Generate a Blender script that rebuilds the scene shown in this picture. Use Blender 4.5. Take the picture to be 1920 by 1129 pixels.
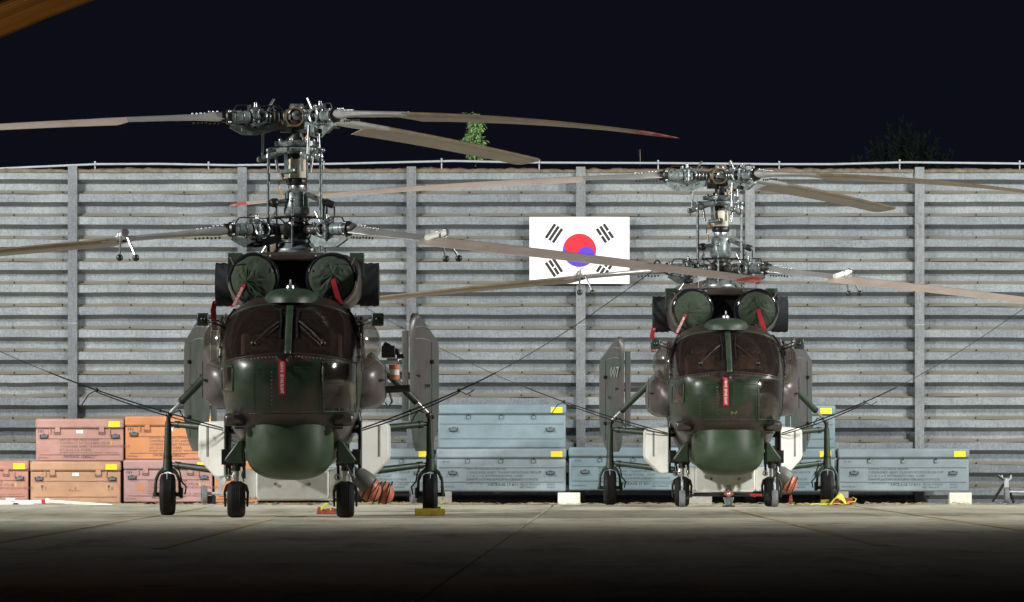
import bpy, bmesh, math, random
from mathutils import Vector as V, Matrix as M4, noise as mnoise
random.seed(11)
PI = math.pi
for o in list(bpy.data.objects): bpy.data.objects.remove(o)
sc = bpy.context.scene
C = sc.collection
# ------------------------------------------------------------ camera
F, HOR, CAMZ = 13140.0, 854.0, 0.8          # focal length in photo pixels, horizon row, eye height
cam = bpy.data.cameras.new('camera'); co = bpy.data.objects.new('camera', cam); C.objects.link(co)
cam.sensor_width = 36; cam.lens = 36 * F / 1920; cam.shift_y = (HOR - 564.5) / 1920
cam.clip_start = 0.5; cam.clip_end = 2000
co.location = (0, 0, CAMZ); co.rotation_euler = (PI / 2, 0, 0); sc.camera = co
# ------------------------------------------------------------ world: night sky
w = bpy.data.worlds.new('World'); sc.world = w; w.use_nodes = True
bg = w.node_tree.nodes['Background']; bg.inputs[0].default_value = (0.36, 0.40, 0.82, 1); bg.inputs[1].default_value = 0.0105
# ------------------------------------------------------------ exposure
sc.view_settings.view_transform = 'Standard'; sc.view_settings.look = 'None'
sc.view_settings.exposure = 0; sc.view_settings.gamma = 1; sc.view_settings.use_curve_mapping = False
FLOOD_W = 57000.0
FLOODS = [((-29, 84, 14.0), (0.0, 125, 3.5), 1.0, 158, 'beyond the left edge of the picture'), ((30, 85, 14.0), (0.5, 126, 3.5), 1.05, 158, 'beyond the right edge of the picture'),
          ((-16.5, 110.5, 11.5), (1.0, 122, 6.5), 0.22, 150, 'near the wall beyond the left edge of the picture'), ((17.5, 111, 11.5), (-1.0, 122.5, 6.5), 0.23, 150, 'near the wall beyond the right edge of the picture'),
          ((-30.5, 83, 14.0), (0.0, 78, 0.0), 0.075, 100, 'added to spread faint light over the apron from far left of the picture'), ((31.5, 84, 14.0), (0.5, 78, 0.0), 0.08, 100, 'added to spread faint light over the apron from far right of the picture')]  # weak last pair is added, to fade the light over the near ground
FLOOD_BLEND = 1.0
LAMP_W = 380.0

def pt(px, py, Y):
    return V(((px - 960) / F * Y, Y, CAMZ + (HOR - py) / F * Y))
def gz(Y):                                   # apron falls a little towards the wall
    return 0.0 if Y < 113 else -(Y - 113) * 0.0058

# ------------------------------------------------------------ materials
MATS = {}
def new_mat(name):
    m = bpy.data.materials.new(name); m.use_nodes = True
    nt = m.node_tree; b = nt.nodes['Principled BSDF']; MATS[name] = m
    return m, nt, b
def N(nt, t, **kw):
    n = nt.nodes.new(t)
    for k, v in kw.items():
        if k in n.inputs: n.inputs[k].default_value = v
        else: setattr(n, k, v)
    return n
def ramp(nt, fac, stops):
    r = N(nt, 'ShaderNodeValToRGB'); e = r.color_ramp.elements
    while len(e) < len(stops): e.new(0.5)
    for i, (p, c) in enumerate(stops):
        e[i].position = p; e[i].color = c if len(c) == 4 else (*c, 1)
    nt.links.new(fac, r.inputs[0]); return r.outputs[0]
def mixc(nt, fac, a, b, mode='MIX'):
    n = N(nt, 'ShaderNodeMix', data_type='RGBA', blend_type=mode)
    for i, s in ((0, fac), (6, a), (7, b)):
        if isinstance(s, (int, float)): n.inputs[i].default_value = s
        elif isinstance(s, tuple): n.inputs[i].default_value = s if len(s) == 4 else (*s, 1)
        else: nt.links.new(s, n.inputs[i])
    return n.outputs[2]
def coords(nt, scale=(1, 1, 1), rnd=False):
    tc = N(nt, 'ShaderNodeTexCoord'); mp = N(nt, 'ShaderNodeMapping'); mp.inputs['Scale'].default_value = scale
    nt.links.new(tc.outputs['Object'], mp.inputs[0])
    if rnd:
        oi = N(nt, 'ShaderNodeObjectInfo'); ml = N(nt, 'ShaderNodeMath', operation='MULTIPLY'); ml.inputs[1].default_value = 57.0
        nt.links.new(oi.outputs['Random'], ml.inputs[0]); cx = N(nt, 'ShaderNodeCombineXYZ')
        for i in range(3): nt.links.new(ml.outputs[0], cx.inputs[i])
        nt.links.new(cx.outputs[0], mp.inputs['Location'])
    return mp.outputs[0]
def noise(nt, vec, scale, detail=4, rough=0.6):
    n = N(nt, 'ShaderNodeTexNoise', Scale=scale, Detail=detail, Roughness=rough); nt.links.new(vec, n.inputs['Vector']); return n.outputs[0]
def bump(nt, b, h, strength, dist=0.01):
    bp = N(nt, 'ShaderNodeBump', Strength=strength, Distance=dist); nt.links.new(h, bp.inputs['Height']); nt.links.new(bp.outputs[0], b.inputs['Normal'])
def mat(name, col, rough=0.5, metal=0.0, var=0.25, nscale=6.0, spec=0.5, bumpy=0.0, dirt=None, rnd=False, coat=0.0):
    """paint / metal / rubber with mottled colour, optional dirt blotches and relief"""
    m, nt, b = new_mat(name)
    vec = coords(nt, rnd=rnd); n1 = noise(nt, vec, nscale, 6)
    lo = tuple(c * (1 - var) for c in col); hi = tuple(min(1, c * (1 + var)) for c in col)
    c = ramp(nt, n1, [(0.3, lo), (0.7, hi)])
    if dirt:
        n2 = noise(nt, vec, nscale * 0.45, 8, 0.7); f = ramp(nt, n2, [(0.52, (0, 0, 0)), (0.68, (1, 1, 1))])
        c = mixc(nt, f, c, dirt)
    nt.links.new(c, b.inputs['Base Color'])
    b.inputs['Metallic'].default_value = metal; b.inputs['Specular IOR Level'].default_value = spec
    r = ramp(nt, n1, [(0.3, (rough * 0.8,) * 3), (0.7, (min(1, rough * 1.2),) * 3)]); nt.links.new(r, b.inputs['Roughness'])
    b.inputs['Coat Weight'].default_value = coat; b.inputs['Coat Roughness'].default_value = 0.15
    if bumpy: bump(nt, b, noise(nt, vec, nscale * 5, 5), bumpy)
    return m

mat('rubber', (0.014, 0.014, 0.015), 0.7, var=0.35, nscale=9, bumpy=0.15, dirt=(0.028, 0.027, 0.026), spec=0.25)
mat('green_paint', (0.026, 0.046, 0.027), 0.5, var=0.2, nscale=5)
mat('dark_green', (0.018, 0.032, 0.022), 0.45, var=0.3)
mat('radome_green', (0.028, 0.052, 0.027), 0.42, var=0.2, nscale=4, dirt=(0.034, 0.05, 0.03), bumpy=0.05)
mat('brown_paint', (0.055, 0.041, 0.037), 0.35, var=0.2, nscale=4, dirt=(0.045, 0.04, 0.036))
mat('tank_paint', (0.088, 0.072, 0.072), 0.38, var=0.2, nscale=3, dirt=(0.06, 0.05, 0.048))
mat('white_paint', (0.78, 0.78, 0.73), 0.4, var=0.05, nscale=4, dirt=(0.66, 0.64, 0.57))
mat('grey_slot', (0.22, 0.22, 0.2), 0.6)
mat('hub_metal', (0.24, 0.28, 0.285), 0.3, 0.7, var=0.55, nscale=22, dirt=(0.035, 0.033, 0.03))
mat('hub_dark', (0.04, 0.042, 0.042), 0.35, 0.5, var=0.6, nscale=18, dirt=(0.11, 0.09, 0.06))
mat('hub_green', (0.19, 0.235, 0.235), 0.36, 0.25, var=0.4, nscale=16, dirt=(0.06, 0.055, 0.045))
mat('steel', (0.5, 0.51, 0.53), 0.34, 0.9, var=0.15, nscale=12)
mat('beige_band', (0.55, 0.53, 0.42), 0.5, var=0.12)
mat('copper', (0.3, 0.2, 0.1), 0.4, 0.6, var=0.3)
mat('black', (0.012, 0.012, 0.013), 0.4, var=0.3)
mat('gloss_black', (0.03, 0.03, 0.038), 0.16, 0.6, var=0.2, coat=1.0)
mat('canvas_black', (0.022, 0.024, 0.03), 0.9, var=0.4, nscale=12, bumpy=0.4)
mat('red', (0.40, 0.012, 0.028), 0.6, var=0.15)
mat('blade_red', (0.42, 0.09, 0.07), 0.45, var=0.35, nscale=8, dirt=(0.5, 0.42, 0.36))
mat('blade_spar', (0.44, 0.44, 0.43), 0.33, 0.5, var=0.15, nscale=3)
mat('print_white', (0.8, 0.76, 0.74), 0.6, var=0.05)
mat('print_dark', (0.075, 0.08, 0.085), 0.7, var=0.2)
mat('print_faint', (0.115, 0.145, 0.16), 0.7, var=0.2)
mat('print_rust', (0.23, 0.12, 0.10), 0.7, var=0.2)
mat('number_grey', (0.24, 0.27, 0.25), 0.6, var=0.2)
mat('number_yellow', (0.11, 0.13, 0.035), 0.6)
mat('sticker_yellow', (0.85, 0.68, 0.02), 0.55, var=0.06, nscale=20)
mat('sticker_pale', (0.62, 0.72, 0.72), 0.5)
mat('sticker_tan', (0.48, 0.28, 0.12), 0.6)
mat('yellow_paint', (0.42, 0.33, 0.02), 0.6, var=0.3, nscale=9, dirt=(0.13, 0.1, 0.03))
mat('yellow_cord', (0.75, 0.72, 0.05), 0.6)
mat('brick_red', (0.33, 0.07, 0.045), 0.7, var=0.3)
mat('orange_plastic', (0.62, 0.19, 0.11), 0.4, var=0.2, nscale=10)
mat('grey_rubber', (0.16, 0.17, 0.18), 0.7, var=0.25)
mat('duct_grey', (0.13, 0.14, 0.135), 0.45, var=0.2)
mat('rope', (0.032, 0.031, 0.032), 0.85, var=0.3)
mat('zinc', (0.42, 0.45, 0.46), 0.5, 0.3, var=0.18, nscale=8, dirt=(0.3, 0.3, 0.29))
mat('pipe_white', (0.36, 0.39, 0.42), 0.5, 0.2, var=0.1)
mat('concrete_block', (0.3, 0.29, 0.26), 0.9, var=0.2, nscale=12, bumpy=0.5)
mat('white_block', (0.72, 0.71, 0.62), 0.85, var=0.08, nscale=12, bumpy=0.3)
mat('stem', (0.16, 0.13, 0.08), 0.8)
mat('straw', (0.36, 0.27, 0.14), 0.9, var=0.4, nscale=3)
mat('needle', (0.045, 0.085, 0.055), 0.8, var=0.4, nscale=3)
mat('bark', (0.06, 0.045, 0.035), 0.9)
mat('seat_brown', (0.06, 0.036, 0.03), 0.8)
mat('cockpit', (0.11, 0.06, 0.045), 0.8, var=0.3)
mat('flag_white', (0.9, 0.9, 0.9), 0.6, var=0.01)
mat('flag_red', (0.56, 0.012, 0.03), 0.6, var=0.03)
mat('flag_blue', (0.08, 0.035, 0.55), 0.6, var=0.03)
mat('flag_black', (0.014, 0.018, 0.02), 0.6, var=0.05)
mat('earth', (0.13, 0.105, 0.075), 0.95, var=0.45, nscale=7, bumpy=0.8)
mat('mast_grey', (0.25, 0.26, 0.27), 0.5, 0.5)
# leaves
m, nt, b = new_mat('leaf'); c = ramp(nt, noise(nt, coords(nt), 9, 2), [(0.3, (0.13, 0.26, 0.08)), (0.7, (0.28, 0.44, 0.17))])
nt.links.new(c, b.inputs['Base Color']); b.inputs['Roughness'].default_value = 0.6
# camouflage: green with brown patches in helicopter space
m, nt, b = new_mat('camo'); vec = coords(nt)
n1 = noise(nt, vec, 1.15, 2, 0.45); sx = N(nt, 'ShaderNodeSeparateXYZ'); nt.links.new(vec, sx.inputs[0])
zr = N(nt, 'ShaderNodeMapRange'); zr.inputs['From Min'].default_value = 1.9; zr.inputs['From Max'].default_value = 2.12
zr.inputs['To Min'].default_value = 0; zr.inputs['To Max'].default_value = 0.26; nt.links.new(sx.outputs[2], zr.inputs[0])
zl = N(nt, 'ShaderNodeMapRange'); zl.inputs['From Min'].default_value = 1.42; zl.inputs['From Max'].default_value = 1.22
zl.inputs['To Min'].default_value = 0; zl.inputs['To Max'].default_value = 0.2; nt.links.new(sx.outputs[2], zl.inputs[0])
a1 = N(nt, 'ShaderNodeMath', operation='ADD'); nt.links.new(n1, a1.inputs[0]); nt.links.new(zr.outputs[0], a1.inputs[1])
a2 = N(nt, 'ShaderNodeMath', operation='ADD'); nt.links.new(a1.outputs[0], a2.inputs[0]); nt.links.new(zl.outputs[0], a2.inputs[1])
f = ramp(nt, a2.outputs[0], [(0.565, (0, 0, 0)), (0.60, (1, 1, 1))])
g = ramp(nt, noise(nt, vec, 5, 6), [(0.3, (0.011, 0.025, 0.012)), (0.7, (0.018, 0.036, 0.017))])
br = ramp(nt, noise(nt, vec, 6, 6), [(0.3, (0.032, 0.023, 0.021)), (0.7, (0.052, 0.037, 0.033))])
c = mixc(nt, f, g, br); sm = ramp(nt, noise(nt, coords(nt, (3, 1, 0.7)), 4, 8, 0.7), [(0.5, (1, 1, 1)), (0.75, (0.62, 0.6, 0.58))])
c = mixc(nt, 1.0, c, sm, 'MULTIPLY'); chip = ramp(nt, noise(nt, vec, 34, 5, 0.7), [(0.66, (0, 0, 0)), (0.72, (0.8, 0.8, 0.8))]); c = mixc(nt, chip, c, (0.075, 0.078, 0.066)); nt.links.new(c, b.inputs['Base Color'])
r = ramp(nt, noise(nt, vec, 8, 6), [(0.3, (0.27,) * 3), (0.7, (0.46,) * 3)]); nt.links.new(r, b.inputs['Roughness'])
bump(nt, b, noise(nt, vec, 3.5, 3), 0.12, 0.02)
# fabric engine covers: puckered cloth
m, nt, b = new_mat('cover_cloth'); vec = coords(nt)
c = ramp(nt, noise(nt, vec, 7, 6), [(0.3, (0.024, 0.038, 0.022)), (0.7, (0.036, 0.054, 0.031))]); nt.links.new(c, b.inputs['Base Color']); b.inputs['Roughness'].default_value = 0.85
bump(nt, b, noise(nt, coords(nt, (1, 1, 1)), 60, 3), 0.25, 0.004)
# rotor blade skins: sandy grey with streaks along the span, worn edge
m, nt, b = new_mat('blade_skin'); vec = coords(nt)
c = ramp(nt, noise(nt, vec, 1.3, 8, 0.7), [(0.3, (0.30, 0.245, 0.21)), (0.55, (0.43, 0.36, 0.31)), (0.75, (0.36, 0.25, 0.17))]); nt.links.new(c, b.inputs['Base Color'])
b.inputs['Roughness'].default_value = 0.5; bump(nt, b, noise(nt, vec, 30, 4), 0.1, 0.004)
m, nt, b = new_mat('blade_edge'); vec = coords(nt)
c = ramp(nt, noise(nt, vec, 2.5, 8, 0.7), [(0.3, (0.16, 0.12, 0.08)), (0.7, (0.3, 0.24, 0.16))]); nt.links.new(c, b.inputs['Base Color']); b.inputs['Roughness'].default_value = 0.35
# fin paint
m, nt, b = new_mat('fin_paint'); vec = coords(nt)
f = ramp(nt, noise(nt, vec, 1.6, 2, 0.4), [(0.47, (0, 0, 0)), (0.53, (1, 1, 1))])
c = mixc(nt, f, (0.058, 0.074, 0.066), (0.082, 0.075, 0.076)); st = ramp(nt, noise(nt, coords(nt, (6, 6, 0.8)), 4, 6, 0.7), [(0.35, (0.75, 0.75, 0.75)), (0.7, (1.25, 1.25, 1.28))])
c = mixc(nt, 1.0, c, st, 'MULTIPLY'); nt.links.new(c, b.inputs['Base Color']); b.inputs['Roughness'].default_value = 0.36
# galvanised wall panels: spangle, run marks, dust on the up-facing ledges
def galv(name, base, dust):
    m, nt, b = new_mat(name); vec = coords(nt, rnd=True)
    vo = N(nt, 'ShaderNodeTexVoronoi', Scale=42.0); nt.links.new(vec, vo.inputs['Vector'])
    sp = ramp(nt, vo.outputs['Color'], [(0.1, tuple(x * 0.80 for x in base)), (0.9, tuple(x * 1.2 for x in base))])
    big = ramp(nt, noise(nt, vec, 1.1, 6, 0.65), [(0.3, (0.66, 0.68, 0.71)), (0.7, (1.18, 1.16, 1.13))])
    c = mixc(nt, 1.0, sp, big, 'MULTIPLY')
    stv = coords(nt, (9, 9, 0.7), rnd=True); st = ramp(nt, noise(nt, stv, 4, 6, 0.75), [(0.52, (1, 1, 1)), (0.72, (0.6, 0.56, 0.5))])
    c = mixc(nt, 1.0, c, st, 'MULTIPLY')
    oi = N(nt, 'ShaderNodeObjectInfo'); tone = ramp(nt, oi.outputs['Random'], [(0, (0.78, 0.79, 0.82)), (1, (1.13, 1.12, 1.1))]); c = mixc(nt, 1.0, c, tone, 'MULTIPLY')
    ge = N(nt, 'ShaderNodeNewGeometry'); sx = N(nt, 'ShaderNodeSeparateXYZ'); nt.links.new(ge.outputs['True Normal'], sx.inputs[0])
    nz = noise(nt, vec, 14, 5); ad = N(nt, 'ShaderNodeMath', operation='MULTIPLY_ADD'); ad.inputs[1].default_value = 0.5; nt.links.new(nz, ad.inputs[0]); nt.links.new(sx.outputs[2], ad.inputs[2])
    df = ramp(nt, ad.outputs[0], [(0.55, (0, 0, 0)), (0.8, (1, 1, 1))]); c = mixc(nt, df, c, dust)
    nt.links.new(c, b.inputs['Base Color']); b.inputs['Roughness'].default_value = 0.55; b.inputs['Metallic'].default_value = 0.15
    bump(nt, b, noise(nt, vec, 3, 4), 0.25, 0.02)
galv('wall_steel', (0.212, 0.242, 0.262), (0.235, 0.218, 0.172))
galv('post_steel', (0.185, 0.20, 0.214), (0.33, 0.31, 0.24))
# concrete
m, nt, b = new_mat('concrete'); tc = N(nt, 'ShaderNodeNewGeometry'); vec = tc.outputs['Position']
c = ramp(nt, noise(nt, vec, 0.35, 10, 0.7), [(0.3, (0.42, 0.40, 0.305)), (0.7, (0.54, 0.52, 0.41))])
f = ramp(nt, noise(nt, vec, 0.9, 6, 0.75), [(0.60, (1, 1, 1)), (0.76, (0.55, 0.5, 0.43))]); c = mixc(nt, 1.0, c, f, 'MULTIPLY')
fine = ramp(nt, noise(nt, vec, 40, 4), [(0.3, (0.85,) * 3), (0.7, (1.12,) * 3)]); c = mixc(nt, 1.0, c, fine, 'MULTIPLY')
mp = N(nt, 'ShaderNodeMapping'); mp.inputs['Scale'].default_value = (1.0, 0.12, 1); nt.links.new(vec, mp.inputs[0]); f = ramp(nt, noise(nt, mp.outputs[0], 1.1, 8, 0.75), [(0.48, (1, 1, 1)), (0.7, (0.42, 0.39, 0.35))]); c = mixc(nt, 1.0, c, f, 'MULTIPLY')
vo = N(nt, 'ShaderNodeTexVoronoi', Scale=0.55); nt.links.new(vec, vo.inputs['Vector']); f = ramp(nt, vo.outputs['Distance'], [(0.07, (0.35, 0.32, 0.28)), (0.13, (1, 1, 1))]); c = mixc(nt, 0.75, c, f, 'MULTIPLY')
nt.links.new(c, b.inputs['Base Color']); b.inputs['Roughness'].default_value = 0.85; bump(nt, b, noise(nt, vec, 25, 6), 0.3, 0.006)
mat('joint', (0.045, 0.042, 0.038), 0.9)
m, nt, b = new_mat('line_paint'); tc = N(nt, 'ShaderNodeNewGeometry'); n1 = noise(nt, tc.outputs['Position'], 2.2, 10, 0.8)
c = ramp(nt, n1, [(0.42, (0.54, 0.42, 0.18)), (0.56, (0.46, 0.43, 0.33))]); nt.links.new(c, b.inputs['Base Color']); b.inputs['Roughness'].default_value = 0.8
m, nt, b = new_mat('ochre_sheet'); vec = coords(nt); c = ramp(nt, noise(nt, vec, 2.5, 6), [(0.3, (0.34, 0.2, 0.09)), (0.7, (0.46, 0.28, 0.12))]); nt.links.new(c, b.inputs['Base Color']); b.inputs['Roughness'].default_value = 0.6
# glass
def glass(name, tint, ior=1.5):
    m, nt, b = new_mat(name); nt.nodes.remove(b); out = nt.nodes['Material Output']
    tr = N(nt, 'ShaderNodeBsdfTransparent'); tr.inputs[0].default_value = (*tint, 1); gl = N(nt, 'ShaderNodeBsdfGlossy', Roughness=0.13)
    fr = N(nt, 'ShaderNodeFresnel', IOR=ior); df = N(nt, 'ShaderNodeBsdfDiffuse'); df.inputs[0].default_value = (0.34, 0.25, 0.21, 1)
    mx = N(nt, 'ShaderNodeMixShader'); cl = N(nt, 'ShaderNodeMath', operation='MINIMUM'); cl.inputs[1].default_value = 0.34; nt.links.new(fr.outputs[0], cl.inputs[0]); nt.links.new(cl.outputs[0], mx.inputs[0]); nt.links.new(tr.outputs[0], mx.inputs[1]); nt.links.new(gl.outputs[0], mx.inputs[2])
    m2 = N(nt, 'ShaderNodeMixShader'); f = ramp(nt, noise(nt, coords(nt, (3, 3, 1)), 6, 8, 0.7), [(0.35, (0.03,) * 3), (0.8, (0.075,) * 3)])   # dust film, tinted brown and raised to paint hazy light in the glass
    nt.links.new(f, m2.inputs[0]); nt.links.new(mx.outputs[0], m2.inputs[1]); nt.links.new(df.outputs[0], m2.inputs[2]); nt.links.new(m2.outputs[0], out.inputs[0])
glass('windscreen', (0.55, 0.43, 0.38)); glass('perspex', (0.74, 0.72, 0.69), 1.7)
m, nt, b = new_mat('lens'); b.inputs['Emission Color'].default_value = (1, 0.97, 0.92, 1); b.inputs['Emission Strength'].default_value = 5

# ------------------------------------------------------------ mesh builder
def basis(d):
    d = V(d).normalized(); a = V((0, 0, 1)) if abs(d.z) < 0.9 else V((1, 0, 0))
    u = d.cross(a).normalized(); return d, u, d.cross(u).normalized()
class MB:
    def __init__(s): s.v = []; s.f = []; s.m = []; s.names = []
    def mi(s, n):
        if n not in s.names: s.names.append(n)
        return s.names.index(n)
    def add(s, vs, fs, mt):
        k = len(s.v); i = s.mi(mt); s.v += [tuple(x) for x in vs]
        for f in fs: s.f.append(tuple(k + j for j in f)); s.m.append(i)
    def rings(s, rs, mt, closed=True, cap=True):
        n = len(rs[0]); vs = [p for r in rs for p in r]; fs = []
        for i in range(len(rs) - 1):
            for j in range(n if closed else n - 1):
                k = (j + 1) % n; fs.append((i * n + j, i * n + k, (i + 1) * n + k, (i + 1) * n + j))
        if cap and closed: fs.append(tuple(range(n))[::-1]); fs.append(tuple((len(rs) - 1) * n + j for j in range(n)))
        s.add(vs, fs, mt)
    def tube(s, p0, p1, r0, mt, r1=None, n=10):
        p0, p1 = V(p0), V(p1); d, u, w2 = basis(p1 - p0); r1 = r0 if r1 is None else r1
        s.rings([[p + (u * math.cos(a) + w2 * math.sin(a)) * r for a in [2 * PI * j / n for j in range(n)]] for p, r in ((p0, r0), (p1, r1))], mt)
    def pipe(s, pts, r, mt, n=6):
        pts = [V(p) for p in pts]; rs = []
        for i, p in enumerate(pts):
            d = pts[min(i + 1, len(pts) - 1)] - pts[max(i - 1, 0)]; d, u, w2 = basis(d)
            rs.append([p + (u * math.cos(a) + w2 * math.sin(a)) * r for a in [2 * PI * j / n for j in range(n)]])
        s.rings(rs, mt)
    def lathe(s, prof, o, ax, mt, n=20, cap=True):
        o = V(o); d, u, w2 = basis(ax)
        s.rings([[o + d * h + (u * math.cos(a) + w2 * math.sin(a)) * r for a in [2 * PI * j / n for j in range(n)]] for r, h in prof], mt, cap=cap)
    def box(s, c, sz, mt, R=None):
        c = V(c); h = V(sz) / 2; vs = []
        for x in (-1, 1):
            for y in (-1, 1):
                for z in (-1, 1):
                    p = V((x * h.x, y * h.y, z * h.z)); vs.append(c + (R @ p if R else p))
        s.add(vs, [(0, 1, 3, 2), (4, 6, 7, 5), (0, 4, 5, 1), (2, 3, 7, 6), (0, 2, 6, 4), (1, 5, 7, 3)], mt)
    def prism(s, poly, o, u, w2, t, mt):         # polygon in plane (u,w2), thickness vector t centred
        o, u, w2, t = V(o), V(u), V(w2), V(t)
        a = [o + u * x + w2 * y - t * 0.5 for x, y in poly]; b2 = [p + t for p in a]; s.rings([a, b2], mt)
    def ball(s, c, r, mt, n=12, k=8):
        c = V(c); r = V((r, r, r)) if isinstance(r, (int, float)) else V(r); rs = []
        for i in range(k + 1):
            t = PI * i / k; e = max(math.sin(t), 1e-3); rs.append([c + V((r.x * e * math.cos(a), r.y * e * math.sin(a), r.z * math.cos(t))) for a in [2 * PI * j / n for j in range(n)]])
        s.rings(rs, mt, cap=False)
    def torus(s, c, ax, R, r, mt, n=24, k=8):
        c = V(c); d, u, w2 = basis(ax); vs = []; fs = []
        for i in range(n):
            a = 2 * PI * i / n; e = u * math.cos(a) + w2 * math.sin(a)
            for j in range(k): q = 2 * PI * j / k; vs.append(c + e * (R + r * math.cos(q)) + d * (r * math.sin(q)))
        for i in range(n):
            for j in range(k): fs.append((i * k + j, ((i + 1) % n) * k + j, ((i + 1) % n) * k + (j + 1) % k, i * k + (j + 1) % k))
        s.add(vs, fs, mt)
    def grid(s, fn, nu, nv, mt):
        s.add([fn(i / nu, j / nv) for i in range(nu + 1) for j in range(nv + 1)], [(i * (nv + 1) + j, (i + 1) * (nv + 1) + j, (i + 1) * (nv + 1) + j + 1, i * (nv + 1) + j + 1) for i in range(nu) for j in range(nv)], mt)
    def mesh(s, name, smooth=40):
        me = bpy.data.meshes.new(name); me.from_pydata(s.v, [], s.f)
        for n in s.names: me.materials.append(MATS[n])
        me.polygons.foreach_set('material_index', s.m)
        bm = bmesh.new(); bm.from_mesh(me); bmesh.ops.recalc_face_normals(bm, faces=bm.faces); bm.to_mesh(me); bm.free()
        if smooth:
            me.polygons.foreach_set('use_smooth', [True] * len(s.f)); me.set_sharp_from_angle(angle=math.radians(smooth))
        return me
    def build(s, name, parent=None, smooth=40, bevel=0, solid=0):
        return link(name, s.mesh(name, smooth), parent, bevel, solid)
def link(name, me, parent=None, bevel=0, solid=0):
    o = bpy.data.objects.new(name, me); C.objects.link(o); o.parent = parent
    if solid: md = o.modifiers.new('s', 'SOLIDIFY'); md.thickness = solid; md.offset = -1
    if bevel: md = o.modifiers.new('b', 'BEVEL'); md.width = bevel; md.segments = 2; md.limit_method = 'ANGLE'; md.angle_limit = math.radians(40)
    return o
def tag(o, label=None, cat=None, group=None, kind=None):
    if label: o['label'] = label
    if cat: o['category'] = cat
    if group: o['group'] = group
    if kind: o['kind'] = kind
    return o
def thing(name, loc, label, cat, group=None, rz=0):
    o = bpy.data.objects.new(name, None); C.objects.link(o); o.location = loc; o.rotation_euler = (0, 0, rz); o.empty_display_size = 0.2
    return tag(o, label, cat, group)
def copy_tree(o, parent=None):
    c = o.copy(); C.objects.link(c); c.parent = parent
    for ch in [x for x in bpy.data.objects if x.parent == o]: copy_tree(ch, c)
    return c
TXT = {}
def text_mesh(body, size, mt, align='LEFT', space=1.0):
    k = (body, size, mt, align, space)
    if k not in TXT:
        cu = bpy.data.curves.new('t', 'FONT'); cu.body = body; cu.size = size; cu.align_x = align; cu.resolution_u = 1; cu.extrude = 0.0006; cu.space_character = space
        cu.offset = size * 0.012
        to = bpy.data.objects.new('t', cu); C.objects.link(to); bpy.context.view_layer.update()
        me = bpy.data.meshes.new_from_object(to.evaluated_get(bpy.context.evaluated_depsgraph_get())); bpy.data.objects.remove(to)
        me.materials.clear(); me.materials.append(MATS[mt]); TXT[k] = me
    return TXT[k]
def text(name, body, size, mt, loc, parent, rot=(PI / 2, 0, 0), align='LEFT', space=1.0):
    if '\n' in body:
        for i, ln in enumerate(body.split('\n')): text(name, ln, size, mt, (loc[0], loc[1], loc[2] - i * size * 1.0), parent, rot, align, space)
        return None
    o = link(name, text_mesh(body, size, mt, align, space), parent); o.location = loc; o.rotation_euler = rot; return o

# ============================================================ SETTING
g = MB(); g.box((0, 150, -0.28), (700, 700, 0.2), 'earth'); tag(g.build('ground', smooth=0), kind='structure')
ap = MB(); ap.box((0, 62, -0.13), (110, 126, 0.08), 'joint'); apron = tag(ap.build('apron', smooth=0), kind='structure')
sl = MB(); S = 7.5; sl.box((0, 0, -0.05), (S - 0.035, S - 0.035, 0.1), 'concrete'); slab_me = sl.mesh('slab', 0)
rot = math.radians(-0.93)
for i in range(-7, 7):
    for j in range(0, 16):
        x0 = 0.62 + (i + 0.5) * S; y0 = 5.5 + (j + 0.5) * S
        p = V((0.62, 109.5, 0)) + M4.Rotation(rot, 3, 'Z') @ V((x0 - 0.62, y0 - 109.5, 0))
        o = link('slab', slab_me, apron); o.location = (p.x, p.y, gz(p.y) - 0.002 * random.random()); o.rotation_euler = (-0.0058 if p.y > 113 else 0, 0, rot)
for x, y0, y1 in ((-4.75, 60, 108), (-3.05, 60, 88), (3.3, 62, 104), (5.46, 66, 111.5)):
    mb = MB(); n = 60; rnd = random.Random(x)
    def fn(u, v, x=x, y0=y0, y1=y1): return (x + (v - 0.5) * 0.13 + 0.012 * math.sin(u * 90 + v * 5), y0 + (y1 - y0) * u, 0.005)
    mb.grid(fn, n, 1, 'line_paint'); tag(mb.build('painted_line', smooth=0), kind='structure')

# ---- steel revetment wall
WY, PITCH, BAY = 124.0, 0.3992, 2.997
post0 = (136 - 960) / F * WY
wall = thing('steel_wall', (0, WY, 0), 'tall galvanised steel retaining wall of ribbed horizontal panels between posts, topped with earth', 'wall')
ZB = -0.10; ROWS = 15; ztop = CAMZ + (HOR - 322) / F * WY
prof = [(0.0, 0.0), (0.0, -0.136), (0.185, -0.208), (0.185, -0.328), (0.012, -0.394), (0.0, -PITCH + 0.003)]   # (depth, z) from the panel's top edge
def panel_mesh(kind):
    rnd = random.Random(kind); mb = MB(); L = BAY - 0.155; nx = 18; dent = rnd.uniform(0.2, 0.8); da = rnd.choice((0, 0, 0.006, 0.012))
    def fn(u, v):
        k = min(int(v * 5 + 1e-6), 4) if v < 1 else 4; t = v * 5 - k
        d = prof[k][0] * (1 - t) + prof[k + 1][0] * t; z = prof[k][1] * (1 - t) + prof[k + 1][1] * t
        sag = 0.004 * math.sin(u * 7 + kind) + 0.003 * math.sin(u * 17 + kind * 2) - da * math.exp(-((u - dent) / 0.08) ** 2)
        return (u * L, d + 0.004 * math.sin(u * 9 + kind * 3), z + sag * (1.2 if k >= 3 else 0.6))
    mb.grid(fn, nx, 5, 'wall_steel'); return mb.mesh('wall_panel', 25)
pan = [panel_mesh(k) for k in range(7)]
bm_ = MB()
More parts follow.
